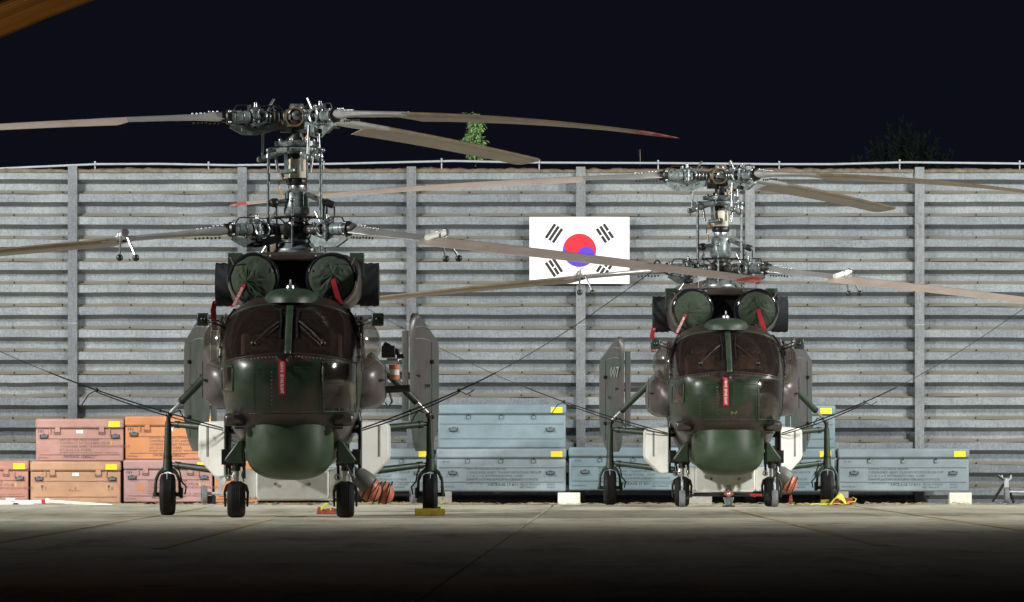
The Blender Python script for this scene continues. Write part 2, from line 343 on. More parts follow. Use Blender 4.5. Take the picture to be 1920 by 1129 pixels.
for bay in range(-3, 9):
    for r in range(ROWS):
        o = link('wall_panel', random.choice(pan), wall)
        zt = ztop - r * PITCH + random.uniform(-0.004, 0.004)
        o.location = (post0 + bay * BAY + 0.0775, random.uniform(-0.004, 0.004), zt)
        for u in (0.03, 0.33, 0.66, 0.97):
            x = post0 + bay * BAY + 0.0775 + u * (BAY - 0.155) + random.uniform(-0.02, 0.02); bm_.tube((x, 0.035, zt - 0.372), (x, 0.022, zt - 0.352), 0.013, 'hub_dark', n=6)
            if u in (0.03, 0.97): bm_.tube((x, 0.09, zt - 0.17), (x, 0.06, zt - 0.165), 0.016, 'hub_dark', n=6)
tag(bm_.build('bolts', wall), kind='stuff')
po = MB(); Hp = ztop + 0.2; n = 10
po.box((0, 0.02, Hp / 2 - 0.1), (0.165, 0.16, Hp), 'post_steel'); po.box((0, 0.0, Hp * 0.52), (0.171, 0.13, 0.012), 'zinc')
pme = po.mesh('post', 0)
for k in range(-3, 10):
    o = link('post', pme, wall, bevel=0.022); o.location = (post0 + k * BAY + random.uniform(-0.008, 0.008), 0, random.uniform(-0.03, 0.01))
bk = MB(); bk.box((0, 0.9, 2.85), (60, 1.4, 5.9), 'earth'); bk.build('earth_core', wall, smooth=0)
ec = MB(); rnd = random.Random(4)
hs = [0.05 + 0.03 * mnoise.noise(V((i * 0.045, 0, 1))) + 0.022 * mnoise.noise(V((i * 0.31, 5, 1))) + 0.012 * rnd.random() for i in range(700)]
def fn(u, v):
    i = int(u * 600); x = -16 + u * 34; y = -0.035 + 0.012 * rnd.random() + [0, 0.01, 0.12, 0.5, 1.5][int(round(v * 4))]
    return (x, y, ztop + [-0.02, hs[i] * 0.6, hs[i], hs[i] * 1.1, 0.05][int(round(v * 4))] + 0.008 * rnd.random())
ec.grid(fn, 600, 4, 'earth'); ec.build('earth_top', wall, smooth=0)
# pipe rail on top of the wall
pr = thing('pipe_rail', (0, 0, 0), 'thin pale conduit pipe running along the top of the steel wall', 'pipe')
rail = [(-160, 322), (0, 316), (180, 308), (300, 307.5), (440, 310), (640, 307), (850, 302), (1000, 305), (1250, 306), (1450, 308), (1560, 308), (1700, 304.5), (1920, 307), (2100, 309)]
mb = MB(); mb.pipe([pt(a, b_, WY + 0.02) for a, b_ in rail], 0.02, 'pipe_white', 8); mb.build('pipe', pr)
for px in (178, 391, 607, 828, 1011, 1234, 1461, 1687, 1912):
    a = [q for q in range(len(rail) - 1) if rail[q][0] <= px <= rail[q + 1][0]][0]; t = (px - rail[a][0]) / (rail[a + 1][0] - rail[a][0])
    p = pt(px, rail[a][1] * (1 - t) + rail[a + 1][1] * t, WY + 0.02)
    mb = MB(); mb.torus(p, (1, 0, 0), 0.028, 0.012, 'pipe_white', 12, 6); mb.tube(p, (p.x, p.y + 0.02, ztop + 0.01), 0.012, 'pipe_white', n=6); mb.box(p + V((0, 0, 0.035)), (0.03, 0.02, 0.035), 'pipe_white'); mb.build('clamp', pr)

# ---- flag board on the wall
fl = thing('flag_board', (0, 0, 0), 'white flag board with red and blue disc and black bars fixed to the steel wall', 'flag')
fc = pt(1086.5, 469.5, WY - 0.14); FW, FH = 1.765, 1.18
mb = MB(); mb.box(fc, (FW, 0.025, FH), 'flag_white'); mb.build('board', fl, smooth=0)
for sx_ in (-0.6, 0.6):
    mb = MB(); mb.box((fc.x + sx_, WY - 0.071, fc.z), (0.05, 0.11, FH * 0.9), 'zinc'); mb.build('batten', fl, smooth=0)
for sx_ in (-1, 1):
    for sz_ in (-1, 1): mb = MB(); mb.tube((fc.x + sx_ * (FW / 2 - 0.04), fc.y - 0.012, fc.z + sz_ * (FH / 2 - 0.04)), (fc.x + sx_ * (FW / 2 - 0.04), fc.y - 0.02, fc.z + sz_ * (FH / 2 - 0.04)), 0.012, 'zinc'); mb.build('screw', fl)
yb = fc.y - 0.0155; R = FH / 4; th = -math.atan2(2, 3)
ux = V((math.cos(th), 0, math.sin(th))); uz = V((-math.sin(th), 0, math.cos(th)))       # axis runs from upper left to lower right
def arc(cx, r, a0, a1, n=24): return [(cx + r * math.cos(a0 + (a1 - a0) * i / n), r * math.sin(a0 + (a1 - a0) * i / n)) for i in range(n + 1)]
red = arc(0, R, PI, 0)[:-1] + arc(R / 2, R / 2, 0, PI)[:-1] + arc(-R / 2, R / 2, 0, -PI)[:-1]
blue = arc(0, R, 0, -PI)[:-1] + arc(-R / 2, R / 2, -PI, 0)[:-1] + arc(R / 2, R / 2, PI, 0)[:-1]
for nm, poly, mt in (('red_half', red, 'flag_red'), ('blue_half', blue, 'flag_blue')):
    mb = MB(); mb.prism(poly, (fc.x, yb, fc.z), ux, uz, (0, 0.003, 0), mt)
    me = mb.mesh(nm, 0); bm = bmesh.new(); bm.from_mesh(me); bmesh.ops.triangulate(bm, faces=[f for f in bm.faces if len(f.verts) > 4], ngon_method='EAR_CLIP'); bm.to_mesh(me); bm.free(); link(nm, me, fl)
tri = {(-1, 1): (1, 1, 1), (1, 1): (0, 1, 0), (-1, -1): (1, 0, 1), (1, -1): (0, 0, 0)}
for (sx_, sz_), bars in tri.items():
    d = V((sx_ * 3, 0, sz_ * 2)).normalized(); q = V((-d.z, 0, d.x)); cc = V((fc.x, yb, fc.z)) + d * (R * 1.8333); bw, bl, gp = R / 6, R, R / 12
    for k, solid in enumerate(bars):
        o_ = cc + d * ((k - 1) * (bw + gp)) * 1; segs = [(-bl / 2, bl / 2)] if solid else [(-bl / 2, -gp / 2), (gp / 2, bl / 2)]
        for a, b_ in segs:
            mb = MB(); mb.prism([(a, -bw / 2), (b_, -bw / 2), (b_, bw / 2), (a, bw / 2)], o_, q, d, (0, 0.003, 0), 'flag_black'); mb.build('bar', fl, smooth=0)

# ---- shelter roof whose eave shows in the corner, its lamp, and the floodlight masts, the weak spill pair added
sh = thing('aircraft_shelter', (0.87, 30, 0), 'arched ochre corrugated shelter roof, its eave crossing the top left corner', 'shelter')
mb = MB(); RR, cz = 10.8, 0.32 - 6.504; ys = [-12 + 15 * i / 10 for i in range(11)] + [3 + 15 * i / 230 for i in range(1, 231)]
def vault(u, v):
    k = int(round(v * (len(ys) - 1))); y = ys[k]; r = RR + (0.018 * math.sin(y / 0.2 * 2 * PI) if y > 3 else 0); a = a0 + (PI - 2 * a0) * u
    return (r * math.cos(a), y, cz + r * math.sin(a))
a0 = math.asin(-cz / RR); mb.grid(vault, 60, len(ys) - 1, 'ochre_sheet'); mb.build('roof', sh, solid=0.02)
mb = MB(); mb.rings([[(r * math.cos(a), y, cz + r * math.sin(a)) for r, y in ((RR - 0.02, 18.0), (RR + 0.08, 18.0), (RR + 0.08, 18.04), (RR - 0.02, 18.04))] for a in [a0 + (PI - 2 * a0) * i / 60 for i in range(61)]], 'ochre_sheet'); mb.build('edge_rib', sh)
lm = thing('shelter_lamp', (-5.6, 43.5, 0), 'sodium lamp on a short post inside the shelter, outside the picture', 'lamp')
mb = MB(); mb.tube((0, 0, 0), (0, 0, 1.2), 0.05, 'mast_grey'); mb.tube((0, 0, 1.2), (0, 0, 1.4), 0.12, 'mast_grey', 0.2); mb.build('post', lm)
ld = bpy.data.lights.new('sodium', 'SPOT'); ld.energy = LAMP_W; ld.color = (1, 0.62, 0.22); ld.spot_size = math.radians(30); ld.spot_blend = 0.8; ld.shadow_soft_size = 0.1
lo = bpy.data.objects.new('sodium', ld); C.objects.link(lo); lo.parent = lm; lo.location = (0, 0, 1.46); lo.rotation_euler = V((2.2, 3.2, 2.3)).to_track_quat('-Z', 'Y').to_euler()
for p, tgt, k, fang, side in FLOODS:
    p = V(p); tgt = V(tgt); fm = thing('floodlight_mast', (p.x, p.y, 0), 'floodlight mast ' + side, 'floodlight', 'floodlight masts beside the apron')
    d = (tgt - p).normalized(); q = d.to_track_quat('-Z', 'Y')
    mb = MB(); mb.tube((0, 0, 0), (0, 0, p.z - 0.3), 0.14, 'mast_grey', 0.09); mb.box((0, 0, 0.02), (0.5, 0.5, 0.04), 'mast_grey'); mb.build('pole', fm)
    mb = MB(); mb.box((0, 0, 0.12), (0.8, 0.5, 0.2), 'mast_grey'); o = mb.build('lamp_head', fm); o.location = (0, 0, p.z); o.rotation_euler = q.to_euler()
    ld = bpy.data.lights.new('flood', 'SPOT'); ld.energy = FLOOD_W * k; ld.color = (1, 0.985, 0.94); ld.spot_size = math.radians(fang); ld.spot_blend = FLOOD_BLEND; ld.shadow_soft_size = 0.7
    lo = bpy.data.objects.new('flood', ld); C.objects.link(lo); lo.parent = fm; lo.location = V((0, 0, p.z)) + d * 0.05; lo.rotation_euler = q.to_euler()

# ============================================================ HELICOPTER (local space: x right, y backwards, z up; origin under the nose wheels)
ST = [(-1.36, 1.88, 1.62, 0.22), (-1.30, 2.02, 1.47, 0.46), (-1.18, 2.13, 1.32, 0.63), (-1.0, 2.26, 1.18, 0.74), (-0.75, 2.45, 1.03, 0.82), (-0.45, 2.63, 0.88, 0.865),
      (-0.15, 2.76, 0.75, 0.89), (0.2, 2.84, 0.65, 0.90), (0.7, 2.87, 0.58, 0.90), (1.5, 2.88, 0.55, 0.90), (3.6, 2.86, 0.55, 0.88), (4.6, 2.75, 0.72, 0.8), (5.8, 2.55, 1.1, 0.58), (7.4, 2.42, 1.5, 0.4), (9.2, 2.3, 1.72, 0.26), (9.6, 2.2, 1.8, 0.15)]
def station(y):
    if y <= ST[0][0]: return ST[0][1:]
    for i in range(len(ST) - 1):
        if y <= ST[i + 1][0]:
            p0, p1, p2, p3 = ST[max(i - 1, 0)], ST[i], ST[i + 1], ST[min(i + 2, len(ST) - 1)]; h = p2[0] - p1[0]; t = (y - p1[0]) / h; out = []
            for k in (1, 2, 3):
                m1 = (p2[k] - p0[k]) / max(p2[0] - p0[0], 1e-6) * h; m2 = (p3[k] - p1[k]) / max(p3[0] - p1[0], 1e-6) * h
                out.append((2 * t ** 3 - 3 * t * t + 1) * p1[k] + (t ** 3 - 2 * t * t + t) * m1 + (-2 * t ** 3 + 3 * t * t) * p2[k] + (t ** 3 - t * t) * m2)
            return out
    return ST[-1][1:]
PT, PB = 3.2, 2.2
def zmid(zt, zb): return zb + (zt - zb) * 0.58
def hull_pt(y, a):
    zt, zb, w_ = station(y); zc = zmid(zt, zb); c, s = math.cos(a), math.sin(a); p = PT if s >= 0 else PB
    r = (abs(c) ** p + abs(s) ** p) ** (-1 / p); return V((w_ * c * r, y, zc + (zt - zc if s >= 0 else zc - zb) * s * r))
def inside(x, y, z):
    zt, zb, w_ = station(y); zc = zmid(zt, zb); b = zt - zc if z >= zc else zc - zb; p = PT if z >= zc else PB
    return (abs(x) / w_) ** p + (abs(z - zc) / b) ** p <= 1
def front(x, z, off=0.0):
    lo, hi = -1.36, 1.2
    if not inside(x, hi, z): return V((x, hi, z))
    for _ in range(26):
        md = (lo + hi) / 2
        if inside(x, md, z): hi = md
        else: lo = md
    return V((x, hi, z))
def front_off(x, z, off):
    e = 0.01; a, b, c = front(x, z), front(x + e, z), front(x, z + e); n_ = (b - a).cross(c - a)
    if n_.y > 0: n_ = -n_
    return a + n_.normalized() * off
def half_w(z):
    lo, hi = 0.0, 1.0
    for _ in range(20):
        md = (lo + hi) / 2
        if inside(md, 0.35, z): lo = md
        else: hi = md
    return lo
def ws_bot(x): return 2.085 - 0.10 * (abs(x) / 0.85) ** 2
def ws_top(x): return 2.735 - 0.14 * (abs(x) / 0.75) ** 3.2
def in_ws(p, m_=0.0): return p.y < 0.25 and ws_bot(p.x) + m_ < p.z < ws_top(p.x) - m_ and abs(p.x) > 0.03
CW = {1: (0.44, 0.85, 1.36, 1.98), -1: (0.70, 0.86, 1.62, 1.93)}      # chin windows: x range, z range (right big, left small)
def in_cw(p, m_):
    x0, x1, z0, z1 = CW[1 if p.x > 0 else -1]; return p.y < 0.4 and x0 + m_ < abs(p.x) < x1 - m_ and z0 + m_ < p.z < z1 - m_

heli = thing('helicopter', (-2.84, 90, 0), 'nearer dark green camouflaged helicopter with two stacked rotors, hoist on its flank', 'helicopter', 'helicopters parked before the steel wall')
mb = MB(); ys_ = [-1.36 + 0.025 * i for i in range(int(1.7 / 0.025))] + [0.35 + 0.15 * i for i in range(62)]; na = 128; vs = []; fs = []
for y in ys_:
    for j in range(na): vs.append(hull_pt(y, 2 * PI * j / na))
for i in range(len(ys_) - 1):
    for j in range(na):
        k = (j + 1) % na; q = (i * na + j, i * na + k, (i + 1) * na + k, (i + 1) * na + j); cpt = (vs[q[0]] + vs[q[1]] + vs[q[2]] + vs[q[3]]) / 4
        if in_ws(cpt, 0.02) or in_cw(cpt, 0.02): continue
        fs.append(q)
fs.append(tuple(range(na))); fs.append(tuple((len(ys_) - 1) * na + j for j in range(na))); mb.add(vs, fs, 'camo')
fus = mb.build('fuselage', heli, smooth=60)
# windscreen panes (left and right), frames
def ws_fn(s):
    def fn(u, v):
        xm = 0.035 + (0.985 * half_w(2.05 + 0.6 * v) - 0.035) * u; x = min(xm, 0.93); z0, z1 = ws_bot(x), ws_top(x); z = z0 + (z1 - z0) * v
        x = min(x, half_w(z) * 0.985); return front_off(s * x, z, 0.004)
    return fn
for s in (-1, 1):
    mb = MB(); mb.grid(ws_fn(s), 26, 18, 'windscreen'); mb.build('windscreen_pane', heli, smooth=80)
fr = MB()
def strip(pts, wd, mt, off=0.014, mbx=None):
    mbx = mbx or fr; pp = [front_off(x, z, off) for x, z in pts]
    for i in range(len(pp) - 1):
        pass
    mbx.pipe(pp, wd, mt, 6)
xs = [-0.8 + 1.6 * i / 30 for i in range(31)]
strip([(x, ws_bot(x)) for x in xs], 0.013, 'camo', 0.004); strip([(x * 0.95, ws_top(x * 0.95)) for x in xs], 0.016, 'green_paint', 0.0)
fr.build('windscreen_frame', heli)
cp = MB(); cp.grid(lambda u, v: front_off((u - 0.5) * 0.085, 2.07 + 0.70 * v, 0.02 + 0.012 * math.sin(PI * u)), 4, 16, 'green_paint'); cp.build('centre_post', heli, solid=0.02)
for s in (-1, 1):
    x0, x1, z0, z1 = CW[s]
    mb = MB(); mb.grid(lambda u, v: front_off(s * min(x0 + (x1 - x0) * u, half_w(z0 + (z1 - z0) * v) * 0.985), z0 + (z1 - z0) * v, 0.005), 14, 12, 'perspex'); wn = mb.build('chin_window', heli, smooth=80)
    mb = MB(); k = 8; ring = [(x0, z0 + (z1 - z0) * i / k) for i in range(k)] + [(x0 + (x1 - x0) * i / k, z1) for i in range(k)] + [(x1, z1 - (z1 - z0) * i / k) for i in range(k)] + [(x1 - (x1 - x0) * i / k, z0) for i in range(k + 1)]
    mb.pipe([front_off(s * min(x, half_w(z) * 0.985), z, 0.006) for x, z in ring], 0.011, 'green_paint'); mb.build('frame', wn)
# hinged-strip edges beside the windscreen, grab loops
for s in (-1, 1):
    mb = MB(); pts = [front_off(s * half_w(z) * 0.972, z, 0.022) for z in [2.66 - 0.06 * i for i in range(12)]]; mb.pipe(pts, 0.014, 'black'); 
    for p in pts[::2]: mb.box(p, (0.035, 0.035, 0.022), 'black')
    mb.pipe([p + V((s * 0.05, 0.05, 0)) for p in pts[2:9]], 0.007, 'steel'); mb.build('hinge_strip', heli)
# cockpit interior
mb = MB(); mb.box((0, 0.75, 1.95), (1.5, 0.04, 1.5), 'cockpit'); mb.box((0, -0.1, 1.3), (1.4, 1.6, 0.04), 'black'); mb.box((0, 0.4, 2.6), (1.0, 0.6, 0.04), 'seat_brown')
mb.prism([(-0.72, 1.7), (0.72, 1.7), (0.72, 2.02), (0.45, 2.14), (-0.45, 2.14), (-0.72, 2.02)], (0, -0.72, 0), (1, 0, 0), (0, 0, 1), (0, 0.3, 0), 'black'); mb.build('instrument_panel', heli, smooth=0)
for s in (-1, 1):
    mb = MB(); mb.box((s * 0.42, 0.28, 1.95), (0.46, 0.14, 0.85), 'seat_brown'); mb.box((s * 0.42, 0.02, 1.62), (0.46, 0.5, 0.12), 'seat_brown'); mb.box((s * 0.42, 0.28, 2.46), (0.26, 0.1, 0.18), 'seat_brown'); mb.build('pilot_seat', heli, bevel=0.05)
    mb = MB(); mb.pipe([(s * 0.4, -0.25, 1.35), (s * 0.4, -0.3, 1.75), (s * 0.38, -0.24, 1.9)], 0.018, 'steel'); mb.build('control_stick', heli)
# wipers
for s in (-1, 1):
    mb = MB(); p0 = front_off(s * 0.44, 2.2, 0.03); p1 = front_off(s * 0.13, 2.48, 0.035); mb.pipe([p0, (p0 + p1) / 2 + V((0, -0.015, 0.02)), p1], 0.008, 'hub_dark'); mb.ball(p0, 0.035, 'black')
    mb.pipe([front_off(s * 0.11, 2.28, 0.018), front_off(s * 0.10, 2.5, 0.022), front_off(s * 0.12, 2.66, 0.018)], 0.009, 'black'); mb.pipe([p0 + V((s * .03, 0, 0)), p1 + V((s * .04, 0, -.01))], 0.005, 'black'); mb.build('wiper', heli)
# side bubble windows
for s in (-1, 1):
    mb = MB(); cx = 0.80; rs = []
    for i in range(15):
        t = (PI / 2) * i / 14; rs.append([V((s * (cx + 0.35 * math.cos(t)), 0.40 + 0.5 * math.sin(t) * math.cos(a), 2.235 + 0.36 * math.sin(t) * math.sin(a))) for a in [2 * PI * j / 36 for j in range(36)]])
    mb.rings(rs, 'perspex', cap=False); bw = mb.build('bubble_window', heli, smooth=80)
    mb = MB(); mb.pipe([V((s * (cx + 0.10), 0.40 + 0.49 * math.cos(a), 2.235 + 0.352 * math.sin(a))) for a in [2 * PI * j / 36 for j in range(37)]], 0.016, 'brown_paint'); mb.build('frame', bw)
# roof dome and beacon
mb = MB(); rs = []
for i in range(9):
    t = PI / 2 * i / 8; rs.append([V((0.355 * math.sin(t) ** 0.8 * math.cos(a), 0.25 + 0.62 * math.sin(t) * math.sin(a), 2.755 + 0.20 * math.cos(t) ** 0.7)) for a in [2 * PI * j / 32 for j in range(32)]])
mb.rings(rs, 'green_paint', cap=False); dm = mb.build('roof_dome', heli, smooth=80)
mb = MB(); mb.lathe([(0.06, 0), (0.055, 0.03), (0.03, 0.045), (0.012, 0.06), (0.01, 0.11)], (-0.01, 0.1, 2.95), (0, 0, 1), 'steel', 14); mb.build('beacon', dm)
# radome
mb = MB(); rs = []
for i in range(5): rs.append((1.32 - 0.40 * i / 4, 0.965 + 0.035 * i / 4))
for i in range(1, 17): t = PI / 2 * i / 16; rs.append((0.92 - 0.435 * math.sin(t) ** (2 / 2.7), max(math.cos(t), 1e-4) ** (2 / 2.7)))
mb.rings([[V((0.565 * k * abs(math.cos(a)) ** 0.82 * (1 if math.cos(a) > 0 else -1), -0.44 + 0.60 * k * abs(math.sin(a)) ** 0.9 * (1 if math.sin(a) > 0 else -1), z)) for a in [2 * PI * j / 64 for j in range(64)]] for z, k in rs], 'radome_green'); mb.build('radome', heli, smooth=70)
# chin pods, gear fairing plates
for s in (-1, 1):
    mb = MB(); mb.box((s * 0.655, -0.55, 1.255), (0.27, 0.55, 0.165), 'brown_paint', M4.Rotation(s * 0.18, 3, 'Z')); pod = mb.build('chin_pod', heli, bevel=0.05); 
    mb = MB(); mb.box((s * 0.63, -0.80, 1.15), (0.12, 0.1, 0.03), 'dark_green'); mb.build('lamp_housing', pod)
    mb = MB(); mb.prism([(0.78, 0.70), (0.85, 0.74), (0.67, 0.99), (0.60, 0.99), (0.60, 0.7)], (0, -0.02, 0), (s, 0, 0), (0, 0, 1), (0, 0.5, 0), 'radome_green'); mb.build('gear_fairing', heli, bevel=0.02)
# pitot bracket on the nose
mb = MB(); p = front_off(-0.06, 2.07, 0.0); mb.prism([(-0.1, 0.02), (0.1, 0.02), (0.05, -0.05), (-0.05, -0.05)], p + V((0, -0.06, 0)), (1, 0, 0), (0, 0, 1), (0, 0.12, 0), 'black'); mb.tube(p + V((0.05, -0.02, -0.06)), p + V((0.06, -0.25, -0.07)), 0.016, 'steel'); mb.build('pitot_probe', heli)
pl = MB(); strip([(x, 1.90 - 0.02 * abs(x)) for x in [-0.42 + 0.84 * i / 16 for i in range(17)]], 0.0035, 'black', 0.001, pl); strip([(-0.42, 1.9 - 0.55 * i / 12) for i in range(13)], 0.003, 'black', 0.001, pl); strip([(0.40, 1.9 - 0.55 * i / 12) for i in range(13)], 0.003, 'black', 0.001, pl); strip([(x, 1.33) for x in [-0.5 + i / 16 for i in range(17)]], 0.003, 'black', 0.001, pl); pl.build('panel_seam', heli)
rv = MB()
for i in range(33): rv.ball(front_off(-0.74 + 1.48 * i / 32, ws_bot(-0.74 + 1.48 * i / 32) - 0.035, 0.002), 0.006, 'steel', 6, 4)
for i in range(9): rv.ball(front_off(-0.2, 1.85 - 0.05 * i, 0.002), 0.006, 'steel', 6, 4)
for k in (-1, 1):
    for i in range(14): rv.ball(front_off(k * 0.455, 1.36 + 0.04 * i, 0.001), 0.005, 'hub_metal', 6, 4)
    for i in range(16): rv.ball(front_off(k * (0.03 + 0.025 * i), 1.36, 0.001), 0.005, 'hub_metal', 6, 4)
    for i in range(34): rv.ball(hull_pt(0.45, PI / 2 - k * (0.25 + 0.07 * i)), 0.006, 'hub_metal', 6, 4)
tag(rv.build('rivets', heli), kind='stuff')
# mirrors
for s in (-1, 1):
    mb = MB(); x = s * 1.12; mb.tube((s * 0.86, -0.1, 2.45), (s * 1.05, -0.25, 2.52), 0.014, 'black'); mb.pipe([(s * 0.83, -0.1, 2.62), (s * 0.86, -0.16, 2.5), (s * 1.08, -0.24, 2.58)], 0.010, 'black'); mi_ = mb.build('mirror_arm', heli)
    mb = MB(); mb.box((x, -0.28, 2.54), (0.155, 0.05, 0.165), 'dark_green'); mb.build('mirror', mi_, bevel=0.02)
    mb = MB(); mb.ball((x, -0.31, 2.54), (0.03, 0.02, 0.035), 'black'); mb.build('mirror_pivot', mi_)
# side fuel tanks
for s in (-1, 1):
    mb = MB(); rs = []
    for i in range(13):
        t = i / 12; y = 0.85 + 3.3 * t; e = min(1, t * 7); e2 = min(1, (1 - t) * 5); k = max(0.05, (1 - (1 - e) ** 2.5)) * max(0.05, (1 - (1 - e2) ** 2)); ring = []
        for j in range(28):
            a = 2 * PI * j / 28; c, q = math.cos(a), math.sin(a); r = (abs(c) ** 3.2 + abs(q) ** 3.2) ** (-1 / 3.2); ring.append(V((s * (0.80 + 0.385 * c * r * (0.5 + 0.5 * k)), y, 1.745 + 0.335 * q * r * (0.45 + 0.55 * k))))
        rs.append(ring)
    mb.rings(rs, 'tank_paint'); tk = mb.build('side_tank', heli, smooth=60)
    mb = MB(); mb.pipe([(s * 1.19, 1.25, 1.55 + 0.06 * i) for i in range(9)], 0.006, 'black'); mb.box((s * 1.15, 1.08, 1.78), (0.06, 0.12, 0.016), 'black'); mb.build('tank_latch', tk)
    mb = MB(); mb.tube((s * 0.8, 1.4, 1.42), (s * 0.85, 1.4, 1.2), 0.05, 'dark_green'); mb.build('tank_strut', tk)
# engine cowling and nacelles
mb = MB(); rs = []
for y, hw, z0, z1 in ((1.25, 0.72, 2.74, 3.36), (1.4, 0.82, 2.72, 3.44), (1.9, 0.86, 2.7, 3.47), (3.0, 0.86, 2.7, 3.47), (4.0, 0.75, 2.7, 3.36), (4.9, 0.45, 2.65, 3.05), (5.5, 0.15, 2.55, 2.7)):
    zc = (z0 + z1) / 2; ring = []
    for j in range(44):
        a = 2 * PI * j / 44; c, q = math.cos(a), math.sin(a); r = (abs(c) ** 4 + abs(q) ** 4) ** (-0.25); ring.append(V((hw * c * r, y, zc + (z1 - z0) / 2 * q * r)))
    rs.append(ring)
mb.rings(rs, 'camo'); mb.build('engine_cowling', heli, smooth=50)
mb = MB(); mb.box((0, 1.12, 3.05), (0.5, 0.3, 0.56), 'gloss_black'); mb.box((0, 1.02, 3.37), (0.62, 0.5, 0.10), 'brown_paint'); mb.build('gearbox_intake', heli, bevel=0.03)
for s in (-1, 1):
    mb = MB(); c0 = (s * 0.505, 0, 3.085); mb.lathe([(0.345, 0.80), (0.352, 0.95), (0.356, 1.3), (0.35, 2.2), (0.2, 3.0)], c0, (0, 1, 0), 'brown_paint', 40); nac = mb.build('engine_nacelle', heli, smooth=50)
    mb = MB(); mb.lathe([(0.262, 1.0), (0.262, 0.84), (0.272, 0.76), (0.29, 0.715), (0.31, 0.70), (0.33, 0.72), (0.345, 0.80)], c0, (0, 1, 0), 'gloss_black', 44, cap=False); mb.build('intake_lip', nac, smooth=70)
    mb = MB(); mb.tube((s * 0.505 + s * 0.26, 0.69, 3.27), (s * 0.505 + s * 0.30, 0.6, 3.36), 0.008, 'steel', n=6); mb.tube((s * 0.30, 0.69, 3.23), (s * 0.25, 0.66, 3.18), 0.008, 'steel', n=6); mb.build('probe', nac)
    mb = MB(); mb.lathe([(0.27, 0), (0.275, 0.42), (0.265, 0.44)], (s * 0.62, 2.75, 3.06), (s, 0, 0), 'hub_dark', 28); mb.box((s * 0.80, 2.3, 3.3), (0.18, 0.5, 0.32), 'green_paint'); mb.build('exhaust_duct', heli)
    mb = MB(); mb.torus((s * 0.43, 0.55, 2.81), (0, 1, 0.2), 0.05, 0.013, 'black', 16, 6); mb.build('lift_ring', heli)
# white emergency float boxes and belly pack
for s in (-1, 1):
    mb = MB(); poly = [(0.88, 1.25), (1.19, 1.23), (1.235, 1.19), (1.24, 0.80), (1.22, 0.74), (1.03, 0.53), (0.98, 0.51), (0.88, 0.52)]
    mb.rings([[V((s * x, 0.85 + (x - 0.88) * 0.75, z)) for x, z in poly], [V((s * x, 2.6, z)) for x, z in poly]], 'white_paint'); fb = mb.build('float_box', heli, bevel=0.025)
    mb = MB(); mb.box((s * 1.115, 0.85 + 0.235 * 0.75 - 0.002, 0.985), (0.030, 0.014, 0.40), 'grey_slot', M4.Rotation(s * 0.64, 3, 'Z')); mb.build('slot', fb, smooth=0)
    mb = MB(); mb.box((s * 0.86, 1.5, 0.9), (0.04, 0.9, 0.7), 'dark_green'); mb.tube((s * 0.7, 1.3, 1.12), (s * 0.93, 1.3, 1.12), 0.03, 'black'); mb.tube((s * 0.7, 1.3, 0.75), (s * 0.93, 1.3, 0.75), 0.03, 'black'); mb.build('mounting_rack', fb)
mb = MB(); mb.prism([(-0.47, 0.60), (-0.47, 0.26), (-0.43, 0.22), (0.43, 0.22), (0.47, 0.26), (0.47, 0.60)], (0, 1.4, 0), (1, 0, 0), (0, 0, 1), (0, 1.6, 0), 'white_paint'); bp = mb.build('belly_pack', heli, bevel=0.02)
for s in (-1, 1):
    mb = MB(); mb.prism([(0.473, 0.62), (0.473, 0.25), (0.52, 0.23), (0.66, 0.31), (0.74, 0.62)], (0, 1.45, 0), (s, 0, 0), (0, 0, 1), (0, 1.5, 0), 'white_paint'); mb.build('side_pack', bp, bevel=0.015)
    mb = MB(); mb.tube((s * 0.22, 0.585, 0.43), (s * 0.22, 0.605, 0.43), 0.022, 'grey_slot'); mb.build('bolt', bp)
mb = MB()
for x in (-0.5, -0.25, 0.2, 0.48): mb.box((x, 1.6, 0.17), (0.06, 0.9, 0.035), 'white_paint', M4.Rotation(x * 0.8, 3, 'Y'))
mb.box((0, 1.9, 0.195), (1.0, 0.06, 0.03), 'black'); mb.build('belly_frame', heli)
# searchlight with orange cover
mb = MB(); mb.lathe([(0.03, -0.13), (0.09, -0.11), (0.125, -0.05), (0.135, 0.06), (0.125, 0.13)], (0.90, 0.75, 0.50), (0.75, 0.1, -0.6), 'duct_grey', 22); mb.tube((0.7, 1.0, 0.7), (0.86, 0.78, 0.55), 0.05, 'duct_grey'); sl_ = mb.build('searchlight', heli)
mb = MB(); mb.ball((1.0, 0.85, 0.36), (0.145, 0.145, 0.16), 'orange_plastic', 20, 12); mb.build('lamp_cover', sl_)
mb = MB()
for t in (-0.05, 0.02, 0.09): mb.torus((1.0 + t, 0.85, 0.36 - t * 0.5), (1, 0, -0.4), 0.157, 0.009, 'black', 24, 6)
mb.build('wire_guard', sl_)
